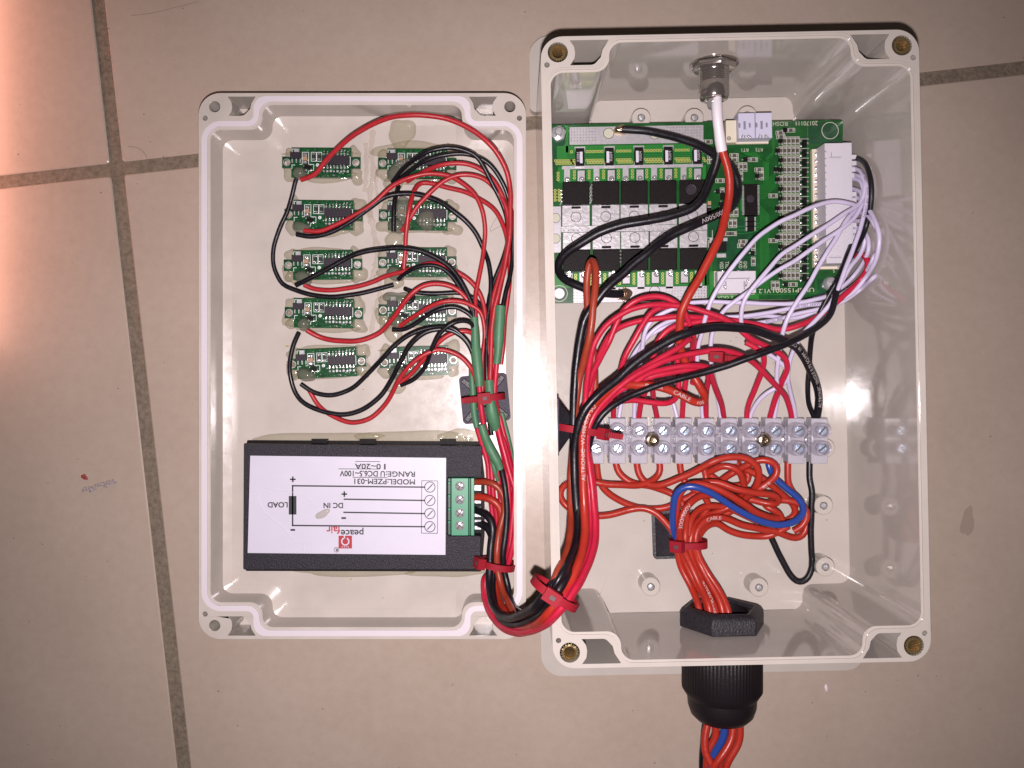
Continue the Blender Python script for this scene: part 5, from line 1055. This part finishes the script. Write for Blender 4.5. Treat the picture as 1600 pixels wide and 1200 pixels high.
# ------------------------------------------------------------------ cable tails outside the gland
GT = 'cable tails below the gland'
for sp, m_, lb in (('1109,1110,26 1106,1130,27 1101.5,1153,28 1103,1177,29 1112,1196,30 1122,1212,30 1126,1240,29', ORG, 'leftmost orange cable tail bulging out below the black gland'),
                   ('1118,1110,22 1117,1130,22 1118,1152,22 1108,1172,22 1104,1200,22 1106,1240,22', ORG, 'orange cable tail behind the leftmost one below the gland'),
                   ('1129,1110,27 1132,1130,27 1132,1148,27 1124,1165,26 1114,1180,25 1110,1200,25 1114,1240,25', BLUE, 'blue cable tail twisted between the orange ones below the gland'),
                   ('1141,1110,28 1145,1130,29 1143,1155,30 1132,1176,31 1117,1195,31 1106,1215,30 1100,1240,29', ORG, 'orange cable tail crossing in front of the blue one below the gland'),
                   ('1148,1110,24 1156,1132,24 1155,1158,24 1144,1178,24 1135,1195,24 1130,1240,24', ORG, 'rightmost orange cable tail below the gland'),
                   ('1136,1110,20 1140,1140,19 1142,1170,19 1128,1200,19 1124,1240,19', ORG, 'orange cable tail at the back between the crossing ones'),
                   ('1108,1110,20 1103,1135,19 1100,1160,18 1098,1200,18 1100,1240,18', BLK, 'black cable tail half hidden at the left below the gland')):
    wire(sp, m_, 1.38, lb, GT)

# ------------------------------------------------------------------ debris on tiles and in the box
q = random.Random(11)
mb = MB()
for k in range(26):
    x = 131 + k * 2.0; y = 766 - k * .55 + q.uniform(-3, 3)
    blob(mb, P(x, y, 0), S_(q.uniform(2, 4), 0), S_(q.uniform(1.5, 3), 0), q.uniform(.3, .8), 0, 9, q.random(), .4, q.uniform(0, 3))
solo('lint', mb, mat('lint_silver', (.34, .29, .29), .4, .1, bump=(1500, 1)), P(155, 760, 0), 'crumpled silvery scrap lying on the left tile', 'scrap')
mb = MB(); blob(mb, P(130, 744, 0), .9, .8, .5, 0, 11, 2, .4); blob(mb, P(134, 747, 0), .7, .9, .4, 0, 11, 3, .4)
solo('red_scrap', mb, mat('red_scrap', (.26, .04, .03), .5), P(131, 745, 0), 'tiny dark red scrap on the left tile beside the silvery one', 'scrap')
mb = MB(); blob(mb, P(1291, 1075, 0), .65, 1.5, .5, 0, 11, 2, .15, .2)
solo('white_chip', mb, SHRW, P(1291, 1075, 0), 'small white chip on the tile below the box, right of the gland', 'scrap')
mb = MB()
for k in range(130):
    x, y = q.uniform(0, 1600), q.uniform(0, 1200)
    if 300 < x < 1460 and 40 < y < 1050: continue
    blob(mb, P(x, y, 0), q.uniform(.12, .34), q.uniform(.1, .3), .12, 0, 7, q.random(), .3)
solo('dust_specks', mb, GRIME, P(50, 600, 0), 'scattered dark dust specks on the tiles', 'dust', kind='stuff')
mb = MB()
for k in range(26):
    x, y = q.uniform(870, 1320), q.uniform(480, 940); blob(mb, P(x, y, 3.0), q.uniform(.12, .3), q.uniform(.1, .25), .1, 0, 7, q.random(), .3)
for k in range(16):
    x, y = q.uniform(360, 780), q.uniform(200, 960); blob(mb, P(x, y, 3.0), q.uniform(.1, .25), q.uniform(.1, .22), .1, 0, 7, q.random(), .3)
solo('plastic_specks', mb, GRIME, P(1200, 700, 3), 'tiny dark specks on the floors of the box and the lid', 'dust', kind='stuff')
mb = MB(); blob(mb, P(1512, 815, 0), 2.2, 6.5, .02, 0, 24, 3, .25, -.1)
solo('tile_stain', mb, mat('tile_stain', (.31, .25, .195), .5, alpha=.25), P(1512, 815, 0), 'brownish smudge on the tile right of the box', 'stain')
def hair(spec, label, r=.06): mb = MB(); pts = path(spec); mb.tube(pts, r, 5); solo('hair', mb, GRIME, pts[0], label, 'hair', 'hairs on the tiles and the lid')
hair('205,24,.1 240,20,.1 285,9,.1 310,2,.1', 'curved hair on the tile at the upper left', .05)
hair('200,229,.1 215,230,.1 226,238,.1 230,250,.1', 'small curled hair next to the tile joint left of the lid')
hair('776,340,3.3 768,352,3.3 764,365,3.4 772,358,3.3 785,352,3.3', 'fine branching hair on the lid floor near the right wires', .05)
